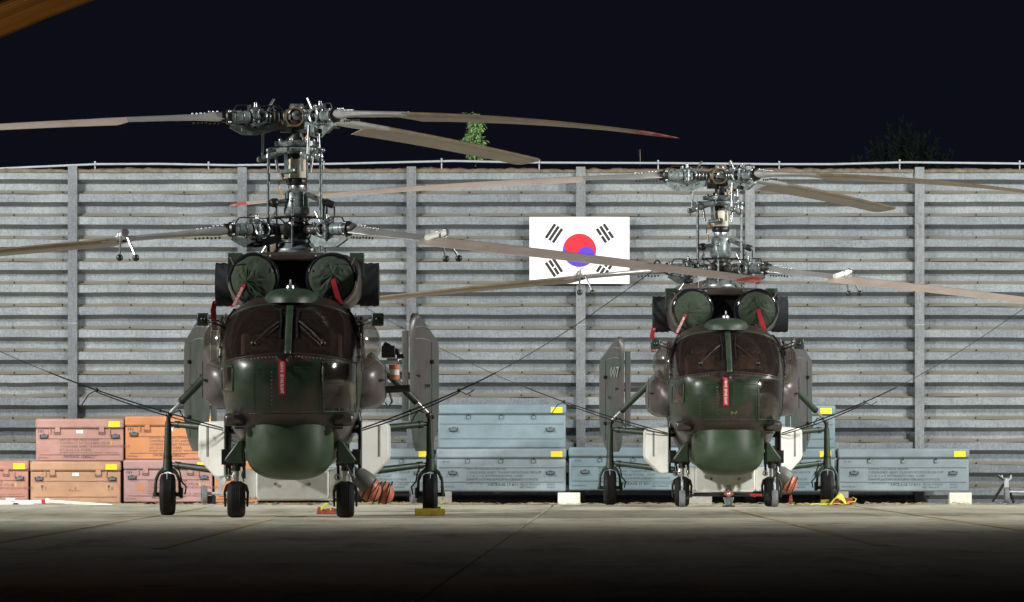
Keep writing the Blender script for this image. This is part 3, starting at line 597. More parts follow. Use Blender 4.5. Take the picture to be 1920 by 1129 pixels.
# nose gear
def wheel(mb_t, mb_r, c, r, wd):
    x, y, z = c; p = [(r * 0.55, -wd / 2 * 0.8), (r * 0.8, -wd / 2), (r * 0.93, -wd / 2 * 0.88), (r * 0.985, -wd / 2 * 0.6)]
    for q in (-0.42, -0.2, 0.02, 0.24): p += [(r, wd / 2 * (q - 0.05)), (r, wd / 2 * (q + 0.09)), (r * 0.978, wd / 2 * (q + 0.1)), (r * 0.978, wd / 2 * (q + 0.14))]
    p += [(r, wd / 2 * 0.45), (r * 0.985, wd / 2 * 0.6), (r * 0.93, wd / 2 * 0.88), (r * 0.8, wd / 2), (r * 0.55, wd / 2 * 0.8)]
    mb_t.lathe(p, c, (1, 0, 0), 'rubber', 40); mb_r.lathe([(0.02, -wd * 0.45), (r * 0.5, -wd * 0.42), (r * 0.56, -wd * 0.40), (r * 0.56, wd * 0.40), (r * 0.5, wd * 0.42), (0.02, wd * 0.45)], c, (1, 0, 0), 'dark_green', 24)
for s in (-1, 1):
    x = s * 0.70; mb = MB()
    mb.tube((x, 0.0, 0.43), (x, 0.0, 0.82), 0.035, 'steel', n=14); mb.tube((x, 0.0, 0.6), (x, 0.0, 0.95), 0.055, 'hub_dark', n=14); mb.tube((x - 0.09, 0.02, 0.5), (x - 0.1, 0.1, 0.85), 0.02, 'black'); mb.tube((x + 0.1, 0.02, 0.5), (x + 0.09, 0.08, 0.85), 0.022, 'hub_metal')
    mb.torus((x - 0.1, -0.03, 0.52), (0, 1, 0), 0.035, 0.01, 'steel', 12, 6); mb.pipe([(x + 0.05, -0.05, 0.85), (x + 0.12, -0.08, 0.7), (x + 0.07, -0.06, 0.55), (x + 0.1, -0.04, 0.46)], 0.008, 'black'); mb.box((x, 0.03, 0.70), (0.24, 0.1, 0.07), 'hub_dark'); mb.box((x + s * .14, .05, .78), (0.1, 0.2, 0.2), 'black')
    for _ in range(7): q = V((x + random.uniform(-.12, .12), random.uniform(-.06, .06), random.uniform(.5, .85))); mb.tube(q, q + V((random.uniform(-.05, .05), 0, random.uniform(-.09, .09))), 0.012, random.choice(('hub_metal', 'black', 'steel')), n=6)
    ng = mb.build('nose_gear', heli)
    mb = MB(); mb.prism([(-0.155, 0.14), (-0.165, 0.33), (-0.14, 0.42), (-0.06, 0.47), (0.06, 0.47), (0.14, 0.42), (0.165, 0.33), (0.155, 0.14), (0.128, 0.14), (0.132, 0.32), (0.10, 0.385), (0, 0.41), (-0.10, 0.385), (-0.132, 0.32), (-0.128, 0.14)], (x, 0, 0), (1, 0, 0), (0, 0, 1), (0, 0.07, 0), 'hub_dark'); mb.tube((x - 0.16, 0, 0.225), (x + 0.16, 0, 0.225), 0.022, 'steel'); mb.build('fork', ng, smooth=0, bevel=0.008)
    a, b_ = MB(), MB(); wheel(a, b_, (x, 0, 0.225), 0.225, 0.225); a.build('tyre', ng, smooth=30); b_.build('rim', ng)
# main gear
for s in (-1, 1):
    x, y = s * 1.75, 3.42; mb = MB()
    mb.tube((x, y, 0.60), (x, y, 0.76), 0.07, 'green_paint', 0.056, 16); mb.tube((x, y, 0.76), (x, y, 0.80), 0.06, 'dark_green', n=16); mb.tube((x, y, 0.80), (x - s * 0.008, y, 1.25), 0.054, 'green_paint', 0.042, 16); mb.tube((x - s * 0.008, y, 1.25), (x - s * 0.015, y, 1.33), 0.03, 'black', n=12)
    mb.ball((x - s * 0.02, y, 1.34), 0.045, 'hub_dark'); gear = mb.build('main_gear', heli)
    p0, p1 = V((x - s * 0.03, y, 1.36)), V((s * 0.95, 2.9, 2.13)); d = p1 - p0
    mb = MB(); mb.tube(p0, p0 + d * 0.26, 0.028, 'steel', n=16); mb.tube(p0 + d * 0.20, p0 + d * 0.24, 0.052, 'black', n=16); mb.tube(p0 + d * 0.24, p1, 0.05, 'green_paint', n=16); mb.build('shock_strut', gear)
    for z0, z1, xe, ye in ((1.22, 1.13, 0.80, 2.9), (0.68, 0.56, 0.72, 2.7)):
        q0, q1 = V((x - s * 0.05, y, z0)), V((s * xe, ye, z1)); e = q1 - q0
        mb = MB(); mb.tube(q0, q0 + e * 0.14, 0.03, 'black'); mb.tube(q0 + e * 0.06, q0 + e * 0.12, 0.05, 'dark_green'); mb.tube(q0 + e * 0.12, q1, 0.042, 'green_paint', 0.055); mb.build('radius_arm', gear)
    mb = MB(); mb.prism([(-0.175, 0.25), (-0.19, 0.30), (-0.17, 0.50), (-0.13, 0.58), (-0.05, 0.66), (0.05, 0.66), (0.13, 0.58), (0.17, 0.50), (0.19, 0.30), (0.175, 0.25), (0.145, 0.25), (0.14, 0.46), (0.10, 0.55), (0, 0.585), (-0.10, 0.55), (-0.14, 0.46), (-0.145, 0.25)], (x, y, 0), (1, 0, 0), (0, 0, 1), (0, 0.09, 0), 'green_paint'); mb.tube((x - 0.2, y, 0.28), (x + 0.2, y, 0.28), 0.03, 'dark_green'); mb.box((x - s * 0.18, y + 0.02, 0.30), (0.05, 0.14, 0.14), 'black'); mb.build('fork', gear, smooth=0, bevel=0.012)
    mb = MB(); mb.torus((x, y + 0.01, 0.30), (1, 0, 0), 0.262, 0.012, 'pipe_white', 40, 5); mb.build('wheel_guard', gear)
    mb = MB(); mb.pipe([(x - s * 0.12, y - 0.03, 0.68), (x - s * 0.17, y - 0.05, 0.56), (x - s * 0.19, y - 0.05, 0.45), (x - s * 0.25, y - 0.04, 0.38), (x - s * 0.23, y - 0.03, 0.28)], 0.012, 'black'); mb.pipe([(x - s * 0.05, y, 1.36), (x - s * 0.16, y, 1.40), (x - s * 0.25, y - 0.1, 1.25)], 0.010, 'black'); mb.build('brake_hose', gear)
    a, b_ = MB(), MB(); wheel(a, b_, (x, y, 0.28), 0.28, 0.20); a.build('tyre', gear, smooth=30); b_.build('rim', gear)
# tail: stabiliser and toed-in fins with slats
mb = MB(); mb.prism([(8.45, 1.93), (8.6, 1.97), (9.2, 1.94), (9.35, 1.92), (9.2, 1.9), (8.6, 1.87)], (0, 0, 0), (0, 1, 0), (0, 0, 1), (3.1, 0, 0), 'fin_paint'); mb.build('tailplane', heli)
for s in (-1, 1):
    tt = math.radians(24); cd = V((s * math.sin(tt), math.cos(tt), 0)); nd = V((s * math.cos(tt), -math.sin(tt), 0)); o_ = V((s * 1.40, 8.35, 0))
    zs = [0.86, 0.92, 1.02, 1.2, 1.45, 1.8, 2.3, 2.42, 2.55, 2.68, 2.76, 2.80]; rs = []
    for z in zs:
        le = 0.02 + max(0, (1.45 - z)) ** 2 * 0.55 + max(0, z - 2.58) ** 2 * 2.2; te = 0.98 if 1.3 < z < 2.4 else (0.98 - (z - 2.4) * 1.75 if z >= 2.4 else 0.98 - (1.3 - z) ** 1.5 * 1.1); te = max(te, le + 0.12); th_ = 0.055 if 0.9 < z < 2.77 else 0.02
        ring = []
        for c, t in ((0, 0), (0.06, 0.55), (0.2, 0.95), (0.4, 1.0), (0.7, 0.7), (1.0, 0.12), (1.0, -0.12), (0.7, -0.7), (0.4, -1.0), (0.2, -0.95), (0.06, -0.55)): ring.append(o_ + cd * (le + (te - le) * c) + nd * (th_ * t) + V((0, 0, z)))
        rs.append(ring)
    mb = MB(); mb.rings(rs, 'fin_paint'); fin = mb.build('tail_fin', heli, smooth=50)
    mb = MB(); ring = lambda z: [o_ + cd * (-0.15 + 0.21 * c) + nd * (0.025 * t - 0.045) + V((0, 0, z)) for c, t in ((0, 0), (0.2, 1), (0.6, 1), (1, 0.2), (0.6, -0.2), (0.2, -0.7))]; mb.rings([ring(1.28), ring(2.55)], 'fin_paint'); mb.build('slat', fin)
    mb = MB(); f_ = lambda c, z, h=0.058: o_ + cd * c + nd * h + V((0, 0, z))
    for z in (1.2, 2.43, 2.6): mb.pipe([f_(0.08 + 0.1 * i, z + 0.02 * math.sin(i * 0.8), 0.052 - 0.006 * max(0, i - 4)) for i in range(6)], 0.005, 'grey_slot')
    mb.pipe([f_(0.66, 1.05 + 0.15 * i, 0.043) for i in range(10)], 0.005, 'black'); mb.build('panel_seam', fin)
    mb = MB(); mb.tube(f_(0.42, 1.78, 0.04), f_(0.42, 1.78, 0.14), 0.03, 'hub_metal', 0.02); mb.tube(f_(0.62, 2.12, 0.03), f_(0.62, 2.12, 0.09), 0.03, 'black'); mb.tube(f_(0.62, 1.34, 0.03), f_(0.62, 1.34, 0.09), 0.03, 'black'); mb.build('fin_fitting', fin)
FIN_FRAME = (o_.copy(), cd.copy(), nd.copy())

# ---- rotor system
MX, MY = 0.0, 2.5; ZL, ZU = 3.775, 5.26
cz_ = lambda z: (MX, MY, z)
mb = MB(); mb.lathe([(0.36, 3.42), (0.33, 3.47), (0.235, 3.56), (0.215, 3.60), (0.2, 3.62), (0.12, 3.64)], cz_(0), (0, 0, 1), 'hub_green', 28); mb.lathe([(0.30, 3.50), (0.30, 3.525)], cz_(0), (0, 0, 1), 'steel', 28)
for a in range(6): q = 2 * PI * a / 6 + 0.3; mb.prism([(0.16, 3.62), (0.34, 3.46), (0.34, 3.44), (0.16, 3.46)], cz_(0), (math.cos(q), math.sin(q), 0), (0, 0, 1), (-math.sin(q) * 0.03, math.cos(q) * 0.03, 0), 'hub_green')
mb.build('mast_base', heli)
mb = MB()
for prof_, mt in (([(0.105, 3.6), (0.105, 3.95)], 'hub_dark'), ([(0.12, 3.95), (0.165, 3.98), (0.172, 4.0), (0.172, 4.06), (0.16, 4.07), (0.155, 4.26), (0.13, 4.29), (0.10, 4.31)], 'hub_green'), ([(0.11, 4.31), (0.115, 4.33), (0.115, 4.36), (0.11, 4.37)], 'steel'), ([(0.13, 4.37), (0.145, 4.40), (0.14, 4.44), (0.12, 4.46)], 'black'), ([(0.115, 4.46), (0.122, 4.47), (0.122, 4.70), (0.115, 4.71)], 'beige_band'), ([(0.10, 4.70), (0.10, 4.82)], 'black'), ([(0.095, 4.82), (0.095, 5.08)], 'hub_dark'), ([(0.086, 4.98), (0.086, 5.22)], 'steel'), ([(0.098, 5.09), (0.098, 5.11)], 'hub_dark')):
    mb.lathe(prof_, cz_(0), (0, 0, 1), mt, 24)
mb.build('mast', heli)
mb = MB(); mb.lathe([(0.12, 4.785), (0.27, 4.79), (0.285, 4.81), (0.285, 4.845), (0.26, 4.86), (0.12, 4.865)], cz_(0), (0, 0, 1), 'hub_green', 28); mb.lathe([(0.11, 4.87), (0.23, 4.875), (0.25, 4.90), (0.25, 4.93), (0.22, 4.95), (0.11, 4.96)], cz_(0), (0, 0, 1), 'hub_metal', 28); mb.lathe([(0.13, 4.96), (0.12, 5.0)], cz_(0), (0, 0, 1), 'black', 20)
for a in range(6):
    q = 2 * PI * a / 6 + 0.2; e = V((math.cos(q), math.sin(q), 0)); mb.tube(V(cz_(4.83)) + e * 0.24, V(cz_(4.83)) + e * 0.345, 0.03, 'hub_green'); mb.ball(V(cz_(4.83)) + e * 0.35, 0.032, 'hub_metal'); mb.tube(V(cz_(4.91)) + e * 0.2, V(cz_(4.91)) + e * 0.29, 0.034, 'hub_metal'); mb.ball(V(cz_(4.96)) + e * 0.22, 0.026, 'steel')
mb.build('swashplate', heli)
# lower swashplate ring below the lower hub
mb = MB(); mb.lathe([(0.12, 3.60), (0.24, 3.61), (0.25, 3.64), (0.12, 3.65)], cz_(0), (0, 0, 1), 'hub_metal', 24); mb.build('lower_swashplate', heli)
mb = MB(); mb.prism([(-0.03, 0.0), (0.03, 0.0), (0.02, 0.30), (-0.02, 0.30)], (-0.13, 2.36, 4.52), (1, 0, 0.12), (-0.05, 0, 1), (0, 0.05, 0), 'hub_green'); mb.tube((-0.20, 2.35, 4.53), (-0.02, 2.3, 4.55), 0.032, 'hub_green'); mb.ball((-0.01, 2.29, 4.55), 0.04, 'hub_metal'); mb.tube((-0.2, 2.36, 4.52), (-0.17, 2.36, 4.44), 0.025, 'copper')
mb.pipe([(-0.12, 2.36, 4.44), (-0.24, 2.36, 4.42), (-0.22, 2.36, 4.33), (-0.19, 2.36, 4.2)], 0.016, 'copper'); mb.pipe([(0.1, 2.37, 5.2), (0.16, 2.37, 5.05), (0.12, 2.37, 4.98), (0.18, 2.37, 4.90)], 0.014, 'copper'); mb.lathe([(0.05, 0), (0.07, 0.05), (0.03, 0.06)], (0.11, 2.38, 4.86), (0, 0, 1), 'copper', 12); mb.build('torque_link', heli)
# control rods
for dx, dy in ((-0.37, -0.12), (0.32, -0.2), (0.12, 0.3)):
    mb = MB(); mb.tube((dx, MY + dy, 3.45), (dx, MY + dy, 4.73), 0.021, 'hub_metal', n=12); mb.lathe([(0.022, 0), (0.036, 0.02), (0.03, 0.06), (0.018, 0.08)], (dx, MY + dy, 4.71), (0, 0, 1), 'steel', 12); mb.ball((dx, MY + dy, 4.82), 0.034, 'hub_metal'); mb.build('control_rod', heli)
for dx, dy in ((-0.26, -0.05), (-0.05, -0.24), (0.38, 0.02)):
    mb = MB(); mb.tube((dx, MY + dy, 3.48), (dx * 1.05, MY + dy, 4.14), 0.017, 'hub_metal', n=10); mb.ball((dx * 1.05, MY + dy, 4.16), 0.035, 'hub_metal'); mb.build('pitch_rod', heli)
mb = MB(); mb.tube((0.14, MY - 0.1, 4.24), (0.42, MY - 0.16, 4.12), 0.035, 'hub_metal', 0.04, 14); mb.lathe([(0.048, 0), (0.05, 0.08), (0.04, 0.1)], (0.40, MY - 0.16, 4.13), (0.9, -0.1, -0.35), 'hub_dark', 16); mb.tube((0.36, MY - 0.16, 4.12), (0.36, MY - 0.16, 3.9), 0.015, 'black'); mb.tube((0.5, MY - 0.17, 4.08), (0.5, MY - 0.17, 3.95), 0.012, 'black'); mb.build('actuator', heli); mb = MB(); mb.ball((-0.3, MY - .1, 4.13), (0.07, .06, .06), 'hub_dark'); mb.tube((-0.36, MY - .12, 4.13), (-0.12, MY - .1, 4.16), 0.03, 'hub_metal'); mb.build('bell_crank', heli)

def azdir(deg): a = math.radians(deg); return V((math.cos(a), -math.sin(a), 0))
def rotor(zh, blades, cw, upper, nm):
    hub0 = V(cz_(zh)); up = V((0, 0, 1)); mb = MB()
    mb.lathe([(0.10, -0.16), (0.17, -0.13), (0.18, -0.05), (0.15, -0.03), (0.15, 0.03), (0.17, 0.05), (0.16, 0.10), (0.11, 0.12)], hub0, up, 'hub_dark', 24)
    if upper:
        mb.lathe([(0.10, 0.12), (0.10, 0.15), (0.085, 0.165), (0.03, 0.17)], hub0, up, 'hub_metal', 16); mb.box(hub0 + V((0, 0, 0.16)), (0.17, 0.17, 0.035), 'hub_green'); mb.box(hub0 + V((-0.14, -0.05, -0.15)), (0.16, 0.12, 0.10), 'hub_dark'); mb.box(hub0 + V((0.12, -0.02, -0.15)), (0.2, 0.12, 0.10), 'hub_green')
        mb.torus(hub0 + V((-0.02, -0.18, 0)), (0.2, 1, 0), 0.12, 0.013, 'copper', 24, 6); mb.lathe([(0.03, 0), (0.06, 0.01), (0.06, 0.03), (0.02, 0.05)], hub0 + V((0, -0.17, 0.02)), (0, -1, 0), 'hub_metal', 16)
    else:
        for q in (-0.12, 0.12): mb.lathe([(0.06, 0), (0.085, 0.02), (0.085, 0.05), (0.03, 0.07)], hub0 + V((q, -0.14, 0)), (q, -1, 0), 'hub_dark', 18)
        mb.torus(hub0 + V((0, 0, 0.17)), up, 0.3, 0.012, 'black', 30, 6)
    hubo = mb.build(nm, heli)
    for bi, (az, s1, s2) in enumerate(blades):
        d = azdir(az); tn = V((d.y, -d.x, 0)) * cw; H = lambda r, t, z: hub0 + d * r + tn * t + up * z
        drop = lambda r: 0 if r < 0.6 else -(s1 * (r - 0.6) + s2 * (r - 0.6) ** 2)
        # --- blade grip
        mb = MB()
        mb.lathe([(0.05, 0), (0.085, 0.02), (0.085, 0.07), (0.055, 0.09)], H(0.11, 0, 0), d, 'hub_metal', 16); mb.lathe([(0.055, 0.2), (0.07, 0.21), (0.07, 0.44), (0.055, 0.45)], hub0, d, 'hub_dark', 16)
        for r in (0.24, 0.30, 0.36, 0.41): mb.torus(H(r, 0, 0), d, 0.066, 0.011, 'hub_metal', 16, 6)
        mb.lathe([(0.05, -0.13), (0.07, -0.12), (0.08, -0.09), (0.068, -0.08), (0.068, -0.02), (0.082, -0.015), (0.082, 0.03), (0.068, 0.035), (0.068, 0.075), (0.085, 0.08), (0.085, 0.10), (0.05, 0.12), (0.025, 0.14), (0.02, 0.17)], H(0.55, 0, 0), up, 'hub_metal', 18); mb.ball(H(0.55, 0, 0.18), 0.024, 'steel'); mb.ball(H(0.55, 0, -0.14), 0.035, 'black')
        mb.torus(H(0.50, -0.05, 0), tn, 0.095, 0.02, 'hub_metal', 20, 8); mb.torus(H(0.50, 0.06, 0), tn, 0.095, 0.02, 'hub_metal', 20, 8)
        mb.lathe([(0.06, 0.62), (0.082, 0.64), (0.085, 0.70), (0.08, 0.705), (0.08, 0.73), (0.086, 0.735), (0.086, 0.80), (0.08, 0.805), (0.08, 0.82), (0.092, 0.83), (0.092, 0.87)], H(0, 0, 0), d, 'hub_green', 20); mb.lathe([(0.07, 0.87), (0.10, 0.88), (0.10, 0.93), (0.075, 0.95), (0.075, 1.0)], H(0, 0, 0), d, 'black', 18)
        for t in (-0.07, 0.07): mb.ball(H(0.9, t, 0.07), 0.022, 'steel'); mb.ball(H(0.9, t, -0.07), 0.022, 'steel')
        mb.prism([(0.22, -0.05), (0.22, -0.16), (0.52, -0.235), (0.72, -0.235), (0.90, -0.14), (0.88, -0.09), (0.66, -0.12), (0.45, -0.12)], hub0, d, up, tn * 0.05, 'hub_green'); mb.tube(H(0.50, 0.03, -0.19), H(0.62, 0.05, -0.20), 0.03, 'black')
        mb.tube(H(0.40, 0.02, 0.09), H(0.30, 0.03, 0.24), 0.016, 'steel', n=8); mb.tube(H(0.62, 0, 0.06), H(0.62, 0, 0.16), 0.014, 'hub_metal', n=8); mb.box(H(0.64, 0, 0.12), (0.035, 0.035, 0.07), 'steel')
        mb.pipe([H(0.18, 0, 0.11), H(0.24, 0, 0.15), H(0.5, 0, 0.15), H(0.74, 0, 0.16), H(0.80, 0, 0.15), H(0.84, 0, 0.09)], 0.010, 'black'); mb.pipe([H(0.2, 0.03, 0.07), H(0.45, 0.04, 0.09), H(0.5, 0.03, 0.16)], 0.008, 'hub_metal')
        rng = random.Random(int(az) + (7 if upper else 0))
        for _ in range(16): q = H(rng.uniform(0.15, 0.85), rng.uniform(-0.08, 0.08), rng.uniform(-0.13, 0.10)); mb.tube(q, q + V((rng.uniform(-.04, .04), rng.uniform(-.03, .03), rng.uniform(-.05, .05))), 0.011, rng.choice(('hub_dark', 'steel', 'hub_metal', 'black')), n=6)
        for _ in range(22):
            q = H(rng.uniform(0.12, 0.9), rng.uniform(-0.09, 0.09), rng.uniform(-0.16, 0.13)); e_ = d * rng.uniform(-.12, .12) + up * rng.uniform(-.05, .05); mb.pipe([q, q + e_ * 0.5 + up * rng.uniform(-.03, .05), q + e_], 0.006, rng.choice(('black', 'hub_dark', 'steel', 'copper')), 5)
        grip = mb.build('blade_grip', heli)
        if upper:
            mb = MB(); mb.tube(H(0.44, 0.12, -0.50), H(0.44, 0.10, -0.12), 0.02, 'steel', n=12); mb.tube(H(0.46, 0.12, -0.55), H(0.12, 0.06, -0.42), 0.04, 'hub_green', 0.045); mb.ball(H(0.48, 0.12, -0.55), 0.045, 'hub_metal'); mb.ball(H(0.3, 0.1, -0.49), 0.05, 'hub_metal'); mb.tube(H(0.27, 0.1, -0.50), H(0.24, 0.08, -0.72), 0.022, 'steel', n=10); mb.build('pitch_link', grip)
        # --- blade (airfoil sections; spar root, then full chord, swept tip)
        R0, R1 = 0.97, 7.95
        def sec(r, le, te, th_, tw):
            a = math.radians(tw); ct, st = math.cos(a), math.sin(a); o = []
            for c, t in ((0, 0), (0.05, 0.55), (0.18, 0.92), (0.35, 1.0), (0.65, 0.62), (1.0, 0.07), (1.0, -0.05), (0.65, -0.40), (0.35, -0.72), (0.18, -0.75), (0.05, -0.5)):
                x = -le + (le + te) * c; z = th_ * 0.5 * t; o.append(hub0 + d * r + tn * (-x * ct + z * st * 0) + up * (drop(r) - x * st + z * ct))
            return o
        tw = lambda r: 14 - 1.1 * r
        mb = MB(); mb.rings([sec(0.97, 0.08, 0.08, 0.13, 14), sec(1.08, 0.085, 0.085, 0.15, 14), sec(1.35, 0.10, 0.10, 0.10, 13), sec(1.7, 0.115, 0.11, 0.085, 12), sec(2.3, 0.12, 0.11, 0.075, 11.5), sec(2.7, 0.12, 0.10, 0.07, 11)], 'blade_spar'); rb = mb.build('rotor_blade', heli, smooth=50)
        rr = [2.25, 2.42, 2.6] + [2.6 + (7.68 - 2.6) * i / 18 for i in range(1, 19)]
        mb = MB(); mb.rings([sec(r, 0.1215, (0.13 if r < 2.3 else 0.36), 0.078 - 0.004 * (r - 2), tw(r)) for r in rr], 'blade_skin'); mb.build('blade_skin', rb, smooth=50)
        mb = MB(); le_pts = []
        mb.rings([[sec(r, 0.1255, 0.36, 0.082 - 0.004 * (r - 2), tw(r))[k] for k in (2, 1, 0, 10, 9)] for r in rr[2:]], 'blade_edge', closed=False); mb.build('leading_edge', rb, smooth=60)
        mb = MB(); mb.rings([sec(7.67, 0.123, 0.362, 0.058, tw(7.6)), sec(7.75, 0.10, 0.362, 0.052, tw(7.7)), sec(7.86, -0.03, 0.362, 0.04, tw(7.8)), sec(7.95, -0.24, 0.345, 0.02, tw(7.9))], 'blade_skin' if az == -66.0 else 'blade_red'); mb.build('blade_tip', rb, smooth=50)
        mb = MB()
        for k in range(7): mb.ball(H(1.05 + 0.055 * k, 0.05, 0.075 + drop(1.05 + .055 * k) + (0.01 if k < 3 else -0.01)), 0.016, 'steel', 8, 5); mb.ball(H(1.05 + 0.055 * k, -0.05, -0.075 + drop(1.05 + .055 * k) + (-0.0 if k < 3 else 0.012)), 0.016, 'hub_dark', 8, 5)
        tag(mb.build('root_bolts', rb), kind='stuff')
        if not upper:
            rw = 2.42; zz = drop(rw); mb = MB(); mb.tube(H(rw, 0.2, zz + 0.10), H(rw, -0.16, zz + 0.02), 0.042, 'white_paint', n=14); mb.lathe([(0.045, -0.02), (0.058, 0), (0.05, 0.03)], H(rw, 0.2, zz + 0.10), tn, 'steel', 14); mb.torus(H(rw, 0.05, zz + 0.06), tn, 0.05, 0.012, 'steel', 16, 6); mb.box(H(rw, 0.02, zz), (0.14, 0.14, 0.05), 'hub_dark')
            for q in (-0.11, 0.11): mb.tube(H(rw + q * 0.4, 0.16, zz + 0.05), H(rw + q, 0.34, zz - 0.22), 0.015, 'steel', n=8)
            vd = mb.build('vibration_damper', rb)
            for q in (-0.11, 0.11): mb = MB(); mb.ball(H(rw + q, 0.345, zz - 0.235), 0.046, 'hub_dark', 14, 10); mb.build('damper_weight', rb)
rotor(ZU, [(54.5, 0.025, 0.0063), (-66.0, 0.02, 0.0025), (170.5, 0.025, 0.0060)], 1, True, 'upper_hub')
LOWER = [(40.5, 0.095, 0.0018), (160.7, 0.085, 0.0025), (-96.0, 0.045, 0.002)]
rotor(ZL, LOWER, -1, False, 'lower_hub')

# ---- second helicopter: a copy, then the differing pieces
heli2 = copy_tree(heli); heli2.location = (3.355, 109.5, 0); heli2.rotation_euler = (0, 0, math.radians(0.45))
tag(heli2, 'farther camouflaged helicopter to the right with brighter green nose and number 007 on its fin', 'helicopter')
HELIS = [(heli, 'nearer'), (heli2, 'farther')]
o_, cd, nd = FIN_FRAME
lf = [c for c in bpy.data.objects if c.parent == heli2 and c.name.startswith('tail_fin')]
tgt = [c for c in lf if sum(v.co.x for v in c.data.vertices) < 0][0]
cdm = V((-cd.x, cd.y, 0)); ndm = V((-nd.x, nd.y, 0)); om = V((-o_.x, o_.y, 0))
xax = -cdm; zax = V((0, 0, 1)); yax = ndm; R3 = M4((xax, zax, ndm)).transposed()
for body, sz, c, z in (('007', 0.25, 0.44, 2.12),):
    o = link('fin_number', text_mesh(body, sz, 'number_grey', 'LEFT', 0.95), tgt); o.matrix_local = M4.Translation(om + cdm * c + ndm * 0.064 + V((0, 0, z))) @ R3.to_4x4()
o = text('nose_number', '2', 0.13, 'number_yellow', front_off(0.02, 1.50, 0.02) + V((0, -0.004, 0)), heli2, (PI / 2, PI / 2, 0))
o = text('nose_number', '2', 0.13, 'number_yellow', front_off(0.02, 1.50, 0.02) + V((0, -0.004, 0)), heli, (PI / 2, PI / 2, 0)); bpy.data.objects.remove(o)
# rescue hoist on the nearer helicopter
mb = MB(); mb.box((1.22, 1.95, 2.16), (0.18, 0.3, 0.16), 'black'); mb.tube((1.16, 1.9, 2.26), (1.36, 1.85, 2.14), 0.04, 'black'); mb.box((1.38, 1.88, 2.10), (0.10, 0.12, 0.06), 'black'); mb.tube((1.2, 1.78, 2.04), (1.36, 1.78, 2.04), 0.035, 'steel'); ho = mb.build('rescue_hoist', heli, bevel=0.012)
mb = MB(); mb.tube((1.30, 1.85, 1.93), (1.30, 1.85, 1.99), 0.075, 'orange_plastic', n=18); mb.tube((1.30, 1.85, 1.855), (1.30, 1.85, 1.93), 0.065, 'white_paint', n=18); mb.tube((1.30, 1.85, 1.80), (1.30, 1.85, 1.855), 0.07, 'orange_plastic', n=18); mb.build('cable_drum', ho)
mb = MB(); mb.tube((1.15, 1.9, 1.66), (1.5, 1.9, 1.68), 0.05, 'black'); mb.pipe([(1.24, 1.86, 1.62), (1.27, 1.86, 1.50), (1.22, 1.86, 1.44), (1.18, 1.86, 1.50)], 0.018, 'hub_dark'); mb.build('hook', ho)
# second orange segment behind the searchlight of the nearer helicopter
mb = MB(); mb.ball((1.17, 1.75, 0.31), (0.13, 0.14, 0.15), 'orange_plastic', 20, 12)
for t in (-0.03, 0.06): mb.torus((1.17 + t, 1.75, 0.31), (1, 0, -0.3), 0.15, 0.012, 'black', 24, 6)
mb.build('lamp_cover', [c for c in bpy.data.objects if c.parent == heli and c.name.startswith('searchlight')][0])

# ---- removable covers, streamers and tie-down ropes (things of their own, in helicopter space)
def at(o, h): o.location = h.location; o.rotation_euler = h.rotation_euler; return o
def ribbon(pts, wd, wdir):
    mb = MB(); pts = [V(p) for p in pts]; wd_ = V(wdir).normalized() * wd / 2
    mb.rings([[p - wd_ + V((0, -0.003, 0)), p + wd_ + V((0, -0.003, 0)), p + wd_ + V((0, 0.003, 0)), p - wd_ + V((0, 0.003, 0))] for p in pts], 'red'); return mb
RBF = 'REMOVE BEFORE FLIGHT'
def sprint(parent, p, q, size, off=-0.006):
    """lettering running down a streamer from p to q"""
    p, q = V(p), V(q); d = (q - p).normalized(); n_ = V((0, -1, 0)); up_ = n_.cross(d).normalized(); n2 = d.cross(up_).normalized()
    Rm = M4((d, up_, n2)).transposed().to_4x4(); o = link('lettering', text_mesh(RBF, size, 'print_white', 'CENTER', 1.0), parent)
    L = max(v.co.x for v in o.data.vertices) - min(v.co.x for v in o.data.vertices); k = (q - p).length * 0.92 / L
    o.matrix_local = M4.Translation((p + q) / 2 - up_ * size * 0.35 + V((0, off, 0))) @ Rm @ M4.Diagonal((k, 1, 1, 1)); return o
